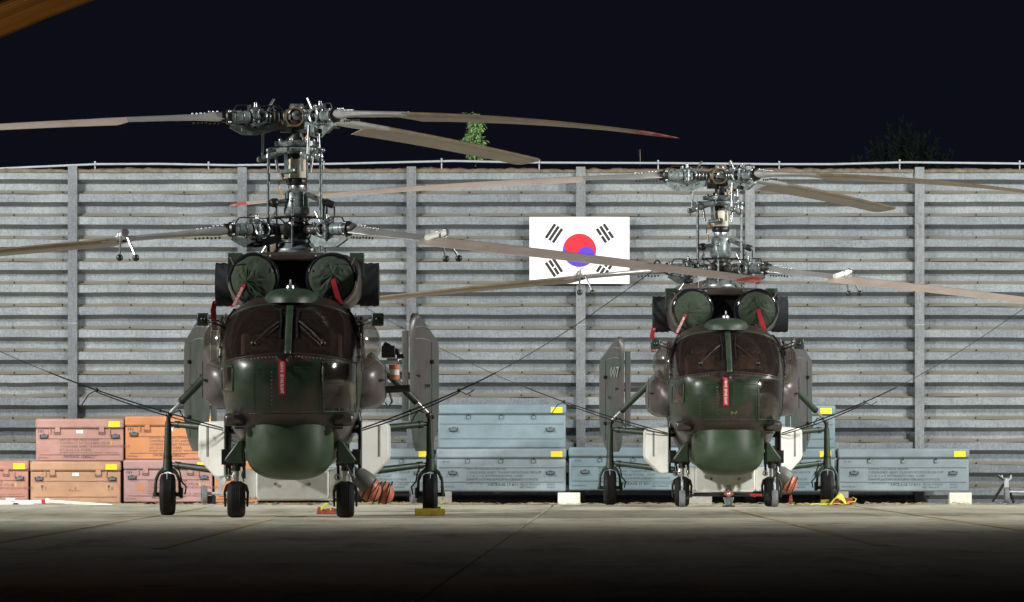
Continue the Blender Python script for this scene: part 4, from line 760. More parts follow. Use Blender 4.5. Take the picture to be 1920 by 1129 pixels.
for h, which in HELIS:
    for s, sd in ((-1, 'left'), (1, 'right')):
        c0 = V((s * 0.505, 0.70, 3.085)); pk = V((s * 0.505 + (-0.09 if s < 0 else 0.02), 0, 3.085 + (-0.03 if s < 0 else 0.06)))
        cov = at(thing('intake_cover', (0, 0, 0), 'green fabric cover over the %s engine intake of the %s helicopter' % (sd, which), 'engine cover', 'fabric intake covers'), h)
        mb = MB(); rnd = random.Random(5 + s); ph = [rnd.uniform(0, 6) for _ in range(5)]
        def fn(u, v):
            a = 2 * PI * u; r = 0.298 * v; x = c0.x + r * math.cos(a) + (pk.x - c0.x) * (1 - v) ** 1.0; z = c0.z + r * math.sin(a) + (pk.z - c0.z) * (1 - v)
            e_ = V((math.cos(a) * 1.6 + ph[0], math.sin(a) * 1.6 + ph[1], v * 0.7)); wr = 0.035 * mnoise.noise(e_ * 1.1) + 0.03 * abs(mnoise.noise(e_ * 2.1 + V((3, 0, v * 2)))) + 0.012 * mnoise.noise(V((x * 9, z * 9, ph[2])))
            return V((x, c0.y + 0.01 - 0.10 * (1 - v ** 2.6) + wr * (0.15 + v * (1.15 - v)) * 1.7 - 0.02 * (1 - v) ** 4, z))
        mb.grid(fn, 96, 20, 'cover_cloth'); mb.build('fabric', cov, smooth=80)
        pts = [(-0.595, 0.63, 3.07), (-0.64, 0.60, 2.98), (-0.70, 0.585, 2.85), (-0.765, 0.56, 2.72)] if s < 0 else [(0.505, 0.62, 3.17), (0.53, 0.60, 3.05), (0.565, 0.585, 2.92), (0.63, 0.56, 2.73)]
        rb = ribbon(pts, 0.066, (0.9, 0, 0.4 if s < 0 else 0.25)).build('streamer', cov, smooth=60)
        if s < 0: sprint(rb, pts[1], pts[3], 0.05, -0.012)
        mb = MB(); rs = []
        for i in range(9):
            t = i / 8; rs.append([V((s * (0.83 + 0.25 * t), 2.75 + (0.285 + 0.007 * math.sin(a * 9 + i)) * math.cos(a), 3.06 + (0.285 + 0.008 * math.sin(a * 7 + i * 2)) * math.sin(a))) for a in [2 * PI * j / 40 for j in range(40)]])
        rs.append([s_ * 1.0 + V((0, 0, 0)) for s_ in [V((s * 1.085, 2.75 + 0.24 * math.cos(2 * PI * j / 40), 3.06 + 0.24 * math.sin(2 * PI * j / 40))) for j in range(40)]])
        mb.rings(rs, 'canvas_black'); ex = at(tag(mb.build('exhaust_cover', smooth=60), 'black canvas sleeve over the %s exhaust of the %s helicopter' % (sd, which), 'exhaust cover', 'black exhaust covers'), h)
        if s < 0: 
            pts = [(-1.07, 2.42, 2.84), (-1.1, 2.40, 2.72), (-1.085, 2.39, 2.55), (-1.075, 2.39, 2.45)]; rb = ribbon(pts, 0.07, (1, 0, 0.1)).build('streamer', ex, smooth=60); sprint(rb, pts[0], pts[3], 0.045)
        # tie-down rope from blade to hull
        az, s1, s2 = LOWER[0 if s > 0 else 1]; r = 6.15; pb = V(cz_(ZL)) + azdir(az) * r + V((0, 0, -(s1 * (r - 0.6) + s2 * (r - 0.6) ** 2) - 0.02)); ph_ = V((s * 0.90, 0.82, 1.15))
        mb = MB(); pp = [pb.lerp(ph_, i / 24) + V((0, 0, -0.22 * math.sin(PI * i / 24))) for i in range(25)]; mb.pipe(pp[:14], 0.0048, 'rope'); mb.pipe(pp[13:], 0.010, 'rope')
        mb.pipe([p + V((0, -0.02, -0.025 - 0.02 * math.sin(PI * (i / 8)))) for i, p in enumerate(pp[16:])], 0.009, 'rope'); mb.ball(pp[16], 0.026, 'rope'); mb.ball(pp[20], 0.022, 'rope'); mb.pipe([pp[16] + V((0, 0, 0)), pp[16] + V((s * 0.1, 0, -0.05)), pp[16] + V((s * 0.2, 0.02, -0.2 if s < 0 else 0.01))], 0.008, 'rope'); mb.torus(pb + V((0, 0, 0.03)), azdir(az), 0.06, 0.012, 'rope', 16, 6)
        at(tag(mb.build('tie_down_rope'), 'dark tie-down rope from the %s lower blade to the hull of the %s helicopter' % (sd, which), 'rope', 'blade tie-down ropes'), h)
    top = front_off(-0.075, 2.05, 0.05); bot = V((-0.065, front(-0.065, 1.6).y - 0.035, 1.57)); mdl = V((-0.07, min(top.y, bot.y) - 0.03, 1.85))
    ps = at(tag(ribbon([top, mdl, bot], 0.085, (1, 0, 0)).build('pitot_streamer', smooth=60), 'red streamer hanging from the nose probe of the %s helicopter' % which, 'streamer', 'red warning streamers on the noses'), h); sprint(ps, mdl + V((0, 0, 0.15)), bot, 0.055, -0.012)

# ============================================================ CRATES
def crate_mat(name, c, d): c = tuple(x * 0.72 for x in c); d = tuple(x * 0.66 for x in d); mat(name, c, 0.5, var=0.13, nscale=3, dirt=d, rnd=True, spec=0.4, bumpy=0.06)
crate_mat('crate_pink', (0.60, 0.34, 0.30), (0.58, 0.30, 0.25)); crate_mat('crate_orange', (0.74, 0.32, 0.14), (0.70, 0.33, 0.18)); crate_mat('crate_tan', (0.68, 0.40, 0.25), (0.66, 0.36, 0.23)); crate_mat('crate_rose', (0.58, 0.29, 0.23), (0.54, 0.29, 0.24)); crate_mat('crate_dusty', (0.58, 0.35, 0.34), (0.60, 0.32, 0.27))
crate_mat('crate_blue', (0.25, 0.35, 0.40), (0.27, 0.35, 0.38)); crate_mat('crate_bluegrey', (0.30, 0.37, 0.41), (0.27, 0.34, 0.37))
LEFT_TXT = 'EXPORT REPUBLIC KOREA\nCONTRACT NO KC-8-BPK CTL-42/1\nCONSIGNEE ARMY TRANSPORTATION GROUP\nL/C 12-10 C.A. KOREA\nPORT OF DISCHARGE: SEOUL AIRPORT'
BLUE_TXT = 'EXPORT LICENCE REPAIR\nCONSIGNEE ARMY TRANSPORTATION GROUP\nL/C & C.G.E INTERNATIONAL CORP\nCONTRACT NO KF-8 BPK CTLA/4281/1994/78\nCHEONGJU KOREA'
def latch(mb, x, z, y, kind, mt):
    if kind == 'blue':
        mb.box((x, y - 0.012, z), (0.05, 0.024, 0.07), mt); mb.box((x, y - 0.02, z + 0.03), (0.028, 0.03, 0.03), 'hub_dark'); mb.box((x - 0.03, y - 0.008, z - 0.01), (0.008, 0.016, 0.07), 'print_dark')
    else:
        mb.box((x, y - 0.012, z + 0.02), (0.085, 0.024, 0.09), mt); mb.box((x, y - 0.014, z - 0.055), (0.10, 0.012, 0.008), 'print_dark'); mb.box((x + 0.05, y - 0.012, z - 0.03), (0.008, 0.014, 0.07), 'print_rust'); mb.box((x - 0.05, y - 0.012, z - 0.03), (0.008, 0.014, 0.06), 'print_rust')
def handle(mb, x, z, y):
    mb.box((x, y - 0.008, z), (0.12, 0.014, 0.055), 'print_faint'); mb.pipe([(x - 0.07, y - 0.005, z + 0.025), (x - 0.065, y - 0.035, z - 0.03), (x + 0.065, y - 0.035, z - 0.03), (x + 0.07, y - 0.005, z + 0.025)], 0.009, 'hub_dark'); mb.box((x, y - 0.02, z + 0.035), (0.05, 0.02, 0.012), 'print_dark')
def crate(px0, px1, zt, zb, Y, mt, blue, label, sticker=True, txt=True, latches=None, extra=None, tilt=0.0, D=0.85):
    x0, x1 = (px0 - 960) / F * Y, (px1 - 960) / F * Y; W, H = x1 - x0, zt - zb
    t = thing('transport_crate', ((x0 + x1) / 2, Y + D / 2, zb), label, 'crate', 'blue transport crates' if blue else 'orange and pink transport crates', rz=tilt)
    y = -D / 2; lh = H * (0.235 if blue else 0.24); zl = H - lh; q = random.uniform(-0.004, 0.004)
    mb = MB(); mb.box((0, 0, zl / 2), (W - 0.02, D - 0.02, zl), mt); mb.build('body', t, bevel=0.03 if blue else 0.022)
    mb = MB(); mb.box((0, 0, zl + lh / 2 + 0.002), (W, D, lh - 0.004), mt, M4.Rotation(q, 3, 'Y')); mb.build('lid', t, bevel=0.035)
    yb = y + 0.01
    mb = MB(); mb.box((0, yb - 0.002, zl + 0.001), (W - 0.03, 0.012, 0.008), 'print_dark'); mb.build('lid_seam', t, smooth=0)
    for f_, inset in (((0.57, 0.05), (0.235, 0.05)) if blue else ((0.545, 0.10), (0.165, 0.11))):
        mb = MB(); mb.box((0, yb - 0.006, H * f_), (W * (1 - inset), 0.016, 0.020), mt); mb.box((0, yb - 0.004, H * f_ - 0.013), (W * (1 - inset), 0.010, 0.007), 'print_faint' if blue else 'print_rust'); mb.build('rib', t, smooth=0)
    for fx in (latches or ((-0.26, -0.005, 0.245) if blue else (-0.25, 0.25))):
        mb = MB(); latch(mb, fx * W, zl - 0.035, yb, 'blue' if blue else 'left', mt); mb.build('latch', t, smooth=0)
    if not blue:
        for fx in (-0.335, 0.335): mb = MB(); mb.box((fx * W, yb - 0.01, zl - 0.045), (0.028, 0.02, 0.09), mt); mb.box((fx * W + 0.018, yb - 0.008, zl - 0.05), (0.006, 0.016, 0.08), 'print_rust'); mb.build('catch', t, smooth=0)
    for fx in ((-0.375, 0.375) if blue else (-0.4, 0.4)):
        mb = MB(); handle(mb, fx * W, H * (0.43 if blue else 0.585), yb); mb.build('handle', t)
    if sticker: mb = MB(); mb.box((W / 2 - 0.17, y - 0.0025, zl + lh * 0.45), (0.20, 0.004, 0.10), 'sticker_yellow'); mb.build('yellow_label', t, smooth=0)
    if not blue: mb = MB(); mb.box((0, yb - 0.003, H * 0.69), (0.12, 0.006, 0.06), 'sticker_pale'); mb.build('data_plate', t, smooth=0)
    yt = yb - 0.003
    if txt:
        if blue:
            k = txt if isinstance(txt, (int, float)) else 0.0
            text('stencil', BLUE_TXT, 0.062, 'print_faint', (-W * (0.33 - 0.06 * k), yt, H * 0.50), t); text('stencil', 'PORT OF DISCHARGE: INCHEON AIRPORT', 0.05, 'print_faint', (-W * (0.33 - 0.06 * k), yt, H * 0.255), t)
            px_, pz_ = (0.10, 0.50) if k == 0 else (-0.1, 0.13); text('stencil', 'PACKAGE 17 8/11', 0.065, 'print_dark', (px_ * W, yt, pz_ * H), t, space=1.05)
            gx, gz_ = (0.10, 0.415) if k == 0 else (0.14, 0.14); text('stencil', 'GROSS WEIGHT\nNET WEIGHT', 0.05, 'print_faint', (gx * W, yt, gz_ * H), t); text('stencil', '30 KG\n20 KG', 0.05, 'print_faint', ((gx + 0.21) * W, yt, gz_ * H), t)
            text('stencil', '47 60', 0.055, 'print_faint', (-W * 0.455, yt, H * 0.665), t); text('stencil', '208-90 80 cm', 0.045, 'print_faint', (-W * 0.475, yt, H * 0.09), t)
        else:
            dk = 'print_rust'; text('stencil', LEFT_TXT, 0.058, dk, (-W * 0.225, yt, H * 0.475), t); text('stencil', 'PACKAGE 17 8/11', 0.062, 'print_dark', (-W * 0.18, yt, H * 0.075), t, space=1.0); text('stencil', 'GROSS WEIGHT\nNET WEIGHT', 0.038, dk, (W * 0.03, yt, H * 0.11), t); text('stencil', '262-90cm', 0.042, dk, (-W * 0.47, yt, H * 0.06), t)
            mb = MB(); 
            for i, fx in enumerate((-0.46, -0.435, -0.41)): mb.box((fx * W, yt, H * 0.70), (0.012 if i != 1 else 0.02, 0.003, 0.05), 'print_dark')
            mb.build('handling_mark', t, smooth=0)
    if extra: extra(t, W, H, yb)
    return t
def tan_squares(t, W, H, yb):
    for fx in (0.355, 0.43): mb = MB(); mb.box((fx * W, yb - 0.003, H * 0.42), (0.045, 0.005, 0.085), 'sticker_tan'); mb.build('tan_label', t, smooth=0)
def glasses(t, W, H, yb):
    for s in (-1, 1):
        mb = MB(); x = s * 0.365 * W; mb.prism([(-0.018, 0.02), (0.018, 0.02), (0.012, -0.03), (-0.012, -0.03)], (x, yb - 0.003, H * 0.40), (1, 0, 0), (0, 0, 1), (0, 0.004, 0), 'print_dark'); mb.box((x, yb - 0.003, H * 0.34), (0.006, 0.004, 0.04), 'print_dark'); mb.box((x, yb - 0.003, H * 0.31), (0.03, 0.004, 0.005), 'print_dark')
        for k in (0.05, 0.068): mb.box((x - s * 0 + k, yb - 0.003, H * 0.36), (0.006, 0.004, 0.06), 'print_rust')
        mb.build('fragile_mark', t, smooth=0)
    mb = MB(); mb.box((0, yb - 0.003, H * 0.36), (0.03, 0.004, 0.008), 'print_dark'); mb.box((0, yb - 0.0035, H * 0.36), (0.008, 0.004, 0.03), 'print_dark'); mb.build('centre_mark', t, smooth=0)
    text('stencil', '30 x 30 x 1', 0.05, 'print_rust', (-0.12, yb - 0.003, H * 0.28), t)
def rust_patch(t, W, H, yb):
    tan_squares(t, W, H, yb)
    for fx, fz, r in ((-0.30, 0.34, 0.075), (0.40, 0.32, 0.04)):
        mb = MB(); rn = random.Random(3); mb.prism([(r * rn.uniform(0.6, 1.1) * math.cos(2 * PI * i / 13), r * rn.uniform(0.6, 1.1) * math.sin(2 * PI * i / 13)) for i in range(13)], (fx * W, yb - 0.002, fz * H), (1, 0, 0), (0, 0, 1), (0, 0.003, 0), 'crate_orange'); mb.build('bare_patch', t, smooth=0)
CY = 122.3; zz = lambda py: CAMZ + (HOR - py) / F * CY
zl0, zl1, zl2 = zz(942.5), zz(864), zz(785)
crate(-116, 54, zl1, zl0, CY, 'crate_rose', False, 'rose red crate cut by the left edge of the picture', extra=tan_squares)
crate(56, 227, zl1 - 0.01, zl0 - 0.01, CY, 'crate_tan', False, 'tan orange crate with two small wine glass marks, in the bottom row', txt=False, extra=glasses)
crate(231, 399, zl1 + 0.02, zl0 + 0.01, CY, 'crate_dusty', False, 'dusty pink crate with orange bare patches behind the left main wheel', extra=rust_patch)
crate(401, 568, zl1, zl0, CY, 'crate_orange', False, 'orange crate in the bottom row behind the nearer helicopter\'s nose gear')
crate(66, 232.5, zl2, zl1 - 0.005, CY + 0.03, 'crate_pink', False, 'pink crate at the left end of the upper row', extra=tan_squares)
crate(234, 402, zl2 + 0.045, zl1 + 0.022, CY + 0.03, 'crate_orange', False, 'bright orange crate on top of the dusty pink one')
zb0, zb1, zb2 = zz(921.5), zz(841), zz(758)
crate(572, 814, zb1, zb0, CY, 'crate_bluegrey', True, 'grey blue crate partly hidden by the nearer helicopter\'s right main gear', txt=1.0)
crate(818, 1062, zb1, zb0, CY, 'crate_bluegrey', True, 'grey blue crate under another, in the gap between the helicopters', txt=1.0)
crate(820, 1062, zb2, zb1 + 0.002, CY + 0.02, 'crate_blue', True, 'sky blue crate on top of the stack between the two helicopters', txt=0)
crate(1066, 1309, zb1 + 0.02, zb0 + 0.02, CY, 'crate_blue', True, 'blue crate behind the farther helicopter\'s left main wheel', txt=1.0)
crate(1323, 1566, zb1, zb0, CY, 'crate_blue', True, 'blue crate in the bottom row behind the farther helicopter\'s right main wheel', txt=1.0)
crate(1323, 1567, zb2 - 0.02, zb1 + 0.002, CY + 0.02, 'crate_blue', True, 'blue crate stacked behind the farther helicopter\'s right strut', txt=0)
crate(1571, 1818, zb1, zb0, CY, 'crate_bluegrey', True, 'grey blue crate standing alone at the right end of the row', txt=1.0)
# support blocks under the crates
gw = gz(CY + 0.3)
def block(px0, px1, ztop_, Y, mt, label, D=0.4):
    x0, x1 = (px0 - 960) / F * Y, (px1 - 960) / F * Y; mb = MB(); z0 = gz(Y + D / 2) - 0.004; mb.box((0, D / 2, (ztop_ - z0) / 2), (x1 - x0, D, ztop_ - z0), mt)
    o = mb.build('support_block', smooth=0, bevel=0.01); o.location = ((x0 + x1) / 2, Y, z0); return tag(o, label, 'block', 'blocks under the crates')
for a, b_, mt, lb in ((1046, 1088, 'white_block', 'white painted block under the gap between two blue crates'), (1780, 1822, 'white_block', 'white painted block under the right end of the last blue crate'), (814, 847, 'concrete_block', 'grey concrete block beside the nearer helicopter\'s right main wheel'), (600, 640, 'concrete_block', 'grey concrete block under the blue crate behind the nearer nose wheels'), (1572, 1591, 'concrete_block', 'grey concrete block behind the yellow hose coil'), (1285, 1335, 'concrete_block', 'grey concrete block behind the farther helicopter\'s nose wheel')):
    wt = (mt == 'white_block'); block(a, b_, zb0 - (0.0 if not wt else 0.02), CY - (0.12 if wt else 0.02), mt, lb)
for a, b_, lb in ((20, 90, 'low timber bearer under the rose red and tan crates'), (205, 262, 'low timber bearer under the tan and dusty pink crates'), (362, 440, 'low timber bearer under the dusty pink crate\'s right end'), (520, 560, 'low timber bearer behind the nearer helicopter\'s belly')):
    block(a, b_, zl0 - 0.012, CY - 0.02, 'concrete_block', lb)

# ============================================================ SMALL THINGS ON THE APRON
def small_wheel(mb, c, r, wd, ax=(1, 0, 0), mt='grey_rubber'):
    mb.lathe([(r * 0.5, -wd / 2), (r * 0.92, -wd / 2), (r, -wd / 2 * 0.7), (r, wd / 2 * 0.7), (r * 0.92, wd / 2), (r * 0.5, wd / 2)], c, ax, mt, 28); mb.lathe([(0.02, -wd * 0.55), (r * 0.45, -wd * 0.45), (r * 0.45, wd * 0.45), (0.02, wd * 0.55)], c, ax, 'hub_dark', 16)
# yellow chock at the nearer helicopter's right main wheel
ck = thing('wheel_chock', (-1.085, 92.98, 0), 'worn yellow timber chock before the nearer helicopter\'s right main wheel', 'wheel chock')
mb = MB(); mb.box((0, 0, 0.05), (0.405, 0.13, 0.092), 'yellow_paint'); mb.build('beam', ck, bevel=0.008); mb = MB(); mb.ball((0.12, 0, 0.105), (0.02, 0.02, 0.015), 'hub_dark'); mb.pipe([(0.12, 0, 0.1), (0.15, 0.02, 0.16), (0.17, 0.05, 0.24)], 0.005, 'yellow_cord'); mb.build('eye_bolt', ck)
# red chock pair with cord under the nearer helicopter
ck = thing('wheel_chock', (-2.46, 95.0, 0), 'red chock with yellow cord on the ground under the nearer helicopter', 'wheel chock')
mb = MB(); mb.prism([(-0.12, 0), (0.14, 0), (0.12, 0.06), (0.02, 0.09), (-0.1, 0.06)], (0, 0, 0.002), (1, 0, 0), (0, 0, 1), (0, 0.16, 0), 'brick_red'); mb.prism([(-0.2, 0), (-0.08, 0), (-0.1, 0.1), (-0.18, 0.1)], (0, 0.25, 0.002), (1, 0, 0), (0, 0, 1), (0, 0.14, 0), 'brick_red'); mb.build('wedge', ck, bevel=0.01)
mb = MB()
for k in range(4): mb.pipe([(-0.13 + 0.28 * i / 12, -0.085 + 0.02 * k, 0.06 + 0.075 * math.sin(PI * i / 12) + 0.012 * k) for i in range(13)], 0.009, 'yellow_cord')
mb.pipe([(0.0, -0.1, 0.06), (0.05, -0.1, 0.2), (0.08, 0, 0.3), (0.1, 0.05, 0.1)], 0.006, 'yellow_cord'); mb.build('cord', ck)
# chocks and coil at the farther helicopter's right wheel
ck = thing('hose_coil', (5.22, 112.35, 0), 'yellow coiled cord over a red chock by the farther helicopter\'s right main wheel', 'cord coil')
mb = MB(); mb.prism([(-0.16, 0), (0.12, 0), (0.12, 0.05), (0, 0.09), (-0.14, 0.05)], (0, -0.05, 0.002), (1, 0, 0), (0, 0, 1), (0, 0.14, 0), 'brick_red'); mb.box((0.16, 0.1, 0.06), (0.16, 0.1, 0.12), 'brick_red'); mb.build('red_chock', ck, bevel=0.01); mb = MB(); mb.box((-0.2, 0.1, 0.045), (0.14, 0.12, 0.09), 'yellow_paint'); mb.build('yellow_chock', ck, bevel=0.008)
mb = MB()
for k in range(9): mb.pipe([(-0.13 + 0.008 * k + (0.25 - 0.006 * k) * i / 16, -0.15 + 0.018 * k, 0.02 + (0.10 + 0.008 * k) * math.sin(PI * i / 16)) for i in range(17)], 0.012, 'yellow_cord')
mb.pipe([(-0.3 + 0.06 * i, -0.16, 0.012 + 0.02 * abs(math.sin(i))) for i in range(9)], 0.007, 'yellow_cord'); mb.pipe([(0.15, 0, 0.05), (0.28, 0, 0.06), (0.3, 0.05, 0.1), (0.24, 0.1, 0.13)], 0.008, 'yellow_cord'); mb.build('coil', ck)
mb = MB(); mb.pipe([(4.42, 111.9, 0.05), (4.5, 111.9, 0.012), (4.62, 111.8, 0.02), (4.70, 111.8, 0.04), (4.74, 111.8, 0.03), (4.75, 111.7, 0.012), (4.80, 111.8, 0.025), (4.88, 111.9, 0.03), (4.95, 112, 0.02), (5.04, 112.1, 0.015)], 0.007, 'yellow_cord'); tag(mb.build('loose_cord'), 'thin yellow cord trailing on the ground towards the coil', 'cord')
mb = MB(); mb.prism([(-0.012, 0.16), (0.012, 0.16), (0.03, 0.05), (0.032, 0.0), (0.0, -0.02), (-0.032, 0.0), (-0.03, 0.05)], (4.40, 110.6, 0.045), (1, 0, 0), (0, 0, 1), (0, 0.012, 0), 'brick_red'); mb.pipe([(4.40, 110.6, 0.2), (4.385, 110.7, 0.26), (4.37, 110.9, 0.30)], 0.005, 'yellow_cord'); tag(mb.build('warning_tag'), 'small red tag hanging below the orange lamp of the farther helicopter', 'tag')
# tow bar at the farther helicopter's nose
tb = thing('tow_bar', (3.365, 108.9, 0), 'tow bar with two small wheels in front of the farther helicopter\'s nose gear', 'tow bar')
for s in (-1, 1):
    mb = MB(); small_wheel(mb, (s * 0.72, 0, 0.13), 0.13, 0.09); mb.build('wheel', tb); mb = MB(); mb.tube((s * 0.72, 0.06, 0.13), (s * 0.72, 0.10, 0.46), 0.022, 'hub_metal'); mb.tube((s * 0.66, 0, 0.13), (s * 0.60, 0, 0.18), 0.03, 'hub_dark'); mb.build('strut', tb)
mb = MB(); mb.tube((-0.66, 0, 0.18), (0.66, 0, 0.18), 0.02, 'black'); mb.tube((-0.62, 0, 0.17), (-0.1, 0, 0.22), 0.012, 'hub_dark'); mb.tube((0.62, 0, 0.17), (0.1, 0, 0.22), 0.012, 'hub_dark'); mb.tube((0.33, -0.005, 0.185), (0.52, -0.005, 0.182), 0.024, 'red'); mb.build('cross_bar', tb)
mb = MB(); mb.prism([(-0.085, 0), (0, -0.055), (0.085, 0), (0, 0.07)], (0, -0.05, 0.2), (1, 0, 0), (0, 0, 1), (0, 0.05, 0), 'brick_red'); mb.prism([(-0.05, 0.02), (0.05, 0.02), (0.085, 0.15), (-0.085, 0.15)], (0, -0.02, 0), (1, 0, 0), (0, 0, 1), (0, 0.1, 0), 'hub_metal'); mb.box((0, -0.02, 0.012), (0.2, 0.14, 0.024), 'hub_dark'); mb.tube((0, 0.03, 0.2), (0, 0.03, 0.34), 0.035, 'hub_dark'); mb.ball((0, -0.06, 0.2), 0.035, 'steel'); mb.build('coupling', tb, bevel=0.006)
# long tow bar lying by the crates
zt_ = gz(120.6); tb = thing('tow_bar', (-3.55, 120.6, zt_), 'long orange tow bar on two small grey wheels lying before the crates', 'tow bar')
for x, mt in ((-1.75, 'grey_rubber'), (1.85, 'grey_rubber')):
    mb = MB(); small_wheel(mb, (x, 0, 0.165), 0.165, 0.09, (1, 0.15, 0), mt); mb.box((x + 0.12, 0.05, 0.08), (0.16, 0.14, 0.14), 'black'); mb.build('wheel', tb)
mb = MB(); mb.tube((-1.7, 0, 0.19), (-0.9, 0, 0.18), 0.03, 'zinc'); mb.tube((-0.9, 0, 0.15), (0.6, 0.1, 0.16), 0.055, 'orange_plastic', n=14); mb.tube((0.6, 0.1, 0.16), (1.8, 0.1, 0.17), 0.03, 'black'); mb.build('bar', tb)
mb = MB(); mb.prism([(-1.55, 0.2), (-1.47, 0.2), (-1.36, 0.42), (-1.28, 0.46), (-1.25, 0.53), (-1.32, 0.55), (-1.38, 0.47), (-1.46, 0.45), (-1.52, 0.5), (-1.56, 0.46), (-1.48, 0.38)], (0, 0.02, 0), (1, 0, 0), (0, 0, 1), (0, 0.05, 0), 'zinc'); mb.build('fork_head', tb, bevel=0.006)
# upright fork dolly at the right edge
Y_ = 121.6; zt_ = gz(Y_); p = pt(1887, 900, Y_); td = thing('fork_dolly', (p.x, Y_, zt_), 'upright grey fork-headed dolly against the steel wall near the right edge', 'dolly')
mb = MB(); mb.prism([(-0.045, 0.12), (0.045, 0.12), (0.04, 0.40), (0.055, 0.42), (0.09, 0.44), (0.095, 0.51), (0.065, 0.51), (0.055, 0.45), (-0.055, 0.45), (-0.065, 0.51), (-0.095, 0.51), (-0.09, 0.44), (-0.055, 0.42), (-0.04, 0.40)], (0, 0, 0), (1, 0, 0), (0, 0, 1), (0, 0.05, 0), 'zinc'); mb.build('fork_head', td, bevel=0.006)
mb = MB(); small_wheel(mb, (0, -0.06, 0.15), 0.15, 0.085); mb.build('wheel', td); mb = MB(); mb.tube((-0.04, 0.02, 0.36), (-0.24, 0.1, 0.05), 0.025, 'hub_dark'); mb.tube((0.03, 0.02, 0.30), (0.14, 0.15, 0.03), 0.025, 'hub_dark'); mb.tube((0.05, 0, 0.22), (0.9, 0.1, 0.2), 0.018, 'zinc'); mb.tube((-0.14, 0.0, 0.50), (-0.02, 0.0, 0.42), 0.03, 'hub_dark'); mb.build('leg', td)
# white barrier pole at the left
bp_ = thing('barrier_pole', (-8.3, 119.4, gz(119.4)), 'white barrier pole with red tip lying on the ground at the left', 'pole')
P = lambda px, py: pt(px, py, 119.4) - V(bp_.location)
mb = MB(); a = P(-60, 943); b_ = P(78, 941); mb.box((a + b_) / 2, (b_.x - a.x, 0.08, 0.075), 'white_paint'); mb.build('beam', bp_, bevel=0.005)
mb = MB(); mb.box(P(82, 941), (0.07, 0.085, 0.08), 'red'); mb.build('red_tip', bp_); mb = MB(); mb.tube(P(86, 940), P(210, 947.5), 0.033, 'white_paint', 0.024, 14); mb.tube(P(85, 940), P(93, 940.3), 0.05, 'white_paint', n=14); mb.build('tube', bp_)
mb = MB(); mb.box(P(20, 937) + V((0, 0, 0.0)), (0.16, 0.1, 0.06), 'sticker_pale'); mb.box(P(30, 946.5), (0.08, 0.2, 0.06), 'hub_dark'); mb.box(P(72, 946.5), (0.14, 0.2, 0.055), 'concrete_block'); mb.box(P(205, 949.3), (0.1, 0.15, 0.02), 'concrete_block'); mb.build('rest', bp_)
# straw and litter at the foot of the crates
st = MB(); rn = random.Random(9)
for i in range(2600):
    x = rn.choice((rn.uniform(-9, 9), rn.uniform(-5.0, -0.6), rn.uniform(-3, -1))); y = 122.0 - abs(rn.gauss(0, 0.7)) ** 1.5 * 1.4; z = gz(y) + 0.003 + rn.random() * 0.012; L = rn.uniform(0.03, 0.16); a = rn.uniform(0, PI); t = rn.uniform(-0.05, 0.4) ** 2
    e = V((math.cos(a), math.sin(a), 0)) * L; u_ = V((-math.sin(a), math.cos(a), 0)) * 0.004; p = V((x, y, z)); q = p + e + V((0, 0, L * t * 1.6)); st.add([p - u_, p + u_, q + u_, q - u_, p + V((0, 0, 0.006)), q + V((0, 0, 0.006))], [(0, 1, 2, 3), (0, 3, 5, 4), (1, 4, 5, 2)], 'straw')
tag(st.build('straw', smooth=0), 'dry straw and litter along the foot of the crates', 'straw', kind='stuff')

# ============================================================ PLANTS
def leaf(mb, p, d, n_, L, W, mt):
    d, n_ = V(d).normalized(), V(n_); sd = d.cross(n_).normalized() * W; dn = V((0, 0, -L * 0.15)); p = V(p); mb.add([p, p + d * L * 0.4 + sd, p + d * L + dn, p + d * L * 0.4 - sd], [(0, 1, 2), (0, 2, 3)], mt)
vp = thing('leafy_weed', pt(891, 312, WY + 0.12), 'bright green leafy weed growing up from the top of the steel wall', 'plant')
rn = random.Random(2); base = V(vp.location); mb = MB(); top = pt(892, 214, WY + 0.12) - base; stm = [V((0.06 * math.sin(i * 0.7), 0.03 * math.cos(i), top.z * i / 12)) for i in range(13)]; mb.pipe(stm, 0.012, 'stem'); mb.pipe([V((0.02, 0, 0.05)), V((-0.08, 0, 0.4)), V((-0.13, 0, 0.86))], 0.009, 'stem'); mb.build('stem', vp)
mb = MB()
for i in range(900):
    t = rn.random() ** 0.9; z = 0.10 + t * (top.z - 0.1); wd = 0.04 + 0.17 * math.sin(PI * min(1, 0.12 + t * 0.95)) ** 0.7 * (0.75 + 0.35 * math.sin(t * 19)); a = rn.uniform(0, 2 * PI); r = wd * math.sqrt(rn.random()); p = V((0.03 * math.sin(t * 9) + r * math.cos(a), r * 0.8 * math.sin(a), z))
    leaf(mb, p, (math.cos(a), math.sin(a), rn.uniform(-0.9, 0.5)), (rn.gauss(0, .4), rn.gauss(0, .4), 1), rn.uniform(0.04, 0.075), rn.uniform(0.013, 0.026), 'leaf')
for px in (872, 878, 884):
    for _ in range(8): p = pt(px, 212 + rn.uniform(0, 8), WY + 0.12) - base; leaf(mb, p, (rn.gauss(0, 1), rn.gauss(0, 1), rn.uniform(-.5, .5)), (0, 0.3, 1), 0.07, 0.025, 'leaf')
mb.build('leaves', vp, smooth=0)
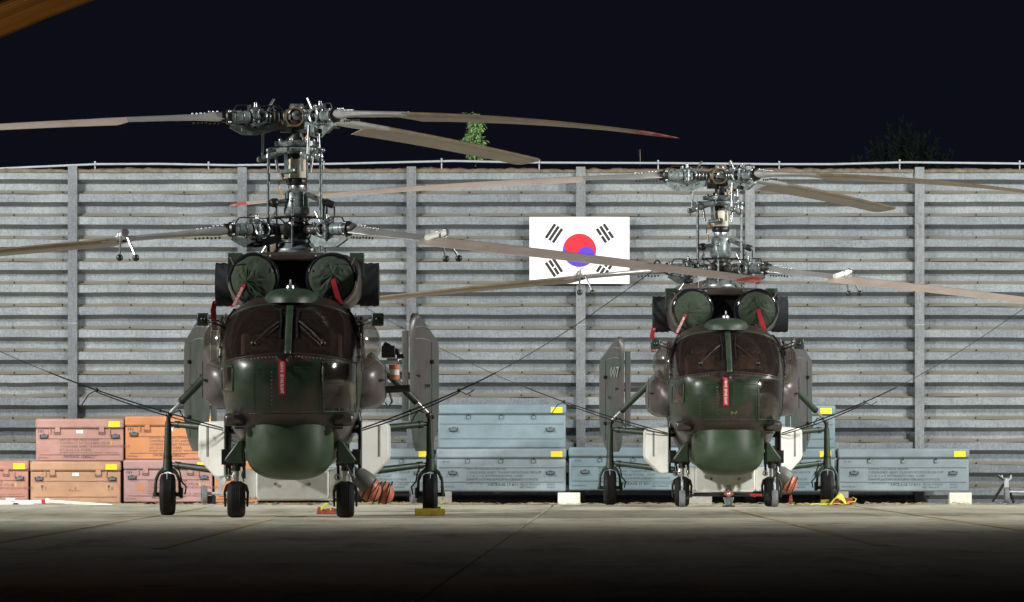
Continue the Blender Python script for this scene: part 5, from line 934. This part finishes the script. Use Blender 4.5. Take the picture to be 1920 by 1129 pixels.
wp = thing('dry_weed', pt(1200, 309, WY + 0.12), 'thin dry weed stalk standing on the wall top above the flag', 'plant'); mb = MB(); mb.pipe([(0, 0, -0.02), (0.005, 0, 0.1), (0, 0, 0.27)], 0.006, 'stem', 5); mb.build('stem', wp); mb = MB()
for i in range(16): leaf(mb, (rn.gauss(0, 0.012), 0, 0.16 + 0.11 * rn.random()), (rn.gauss(0, 1), rn.gauss(0, 1), 0.4), (0, 0, 1), 0.035, 0.012, 'stem')
mb.build('seed_head', wp, smooth=0)
# dark pine behind the wall
TY = 222.0; pn = thing('pine_tree', ((1695 - 960) / F * TY, TY, -0.1), 'dark pine tree rising behind the wall at the right', 'tree'); mb = MB(); mb.tube((0, 0, 0), (0, 0, 10.5), 0.26, 'bark', 0.05); limbs = []
rn = random.Random(21); bx = V(pn.location)
tips = [(1668, 232), (1690, 224), (1705, 235), (1740, 250), (1648, 262), (1720, 248), (1626, 282), (1785, 284), (1765, 292), (1758, 258), (1636, 268), (1680, 258), (1730, 270), (1660, 280), (1600, 296), (1612, 296), (1775, 300), (1700, 262), (1745, 282), (1690, 285), (1655, 295), (1715, 290), (1640, 300), (1670, 300)]
for px, py in tips:
    tp = pt(px, py, TY + rn.uniform(-1, 1)) - bx; rt = V((tp.x * 0.25, tp.y * 0.2, tp.z - rn.uniform(1.7, 2.9))); md = (rt + tp) / 2 + V((tp.x * 0.18, 0, -0.12)); mb.pipe([rt * 1.0, md, tp], 0.02, 'bark', 5); limbs.append((rt, md, tp))
mb.build('trunk', pn); mb = MB()
for rt, md, tp in limbs:
    for i in range(120):
        t = 0.25 + 0.75 * rn.random(); p = rt * (1 - t) ** 2 + md * 2 * t * (1 - t) + tp * t * t; a = rn.uniform(0, 2 * PI); u_ = V((math.cos(a), math.sin(a), rn.uniform(0.8, 2.4))).normalized(); leaf(mb, p, u_, (math.sin(a), -math.cos(a), 0.3), rn.uniform(0.22, 0.46) * (1.1 - 0.5 * t), 0.02, 'needle')
mb.build('crown', pn, smooth=0)
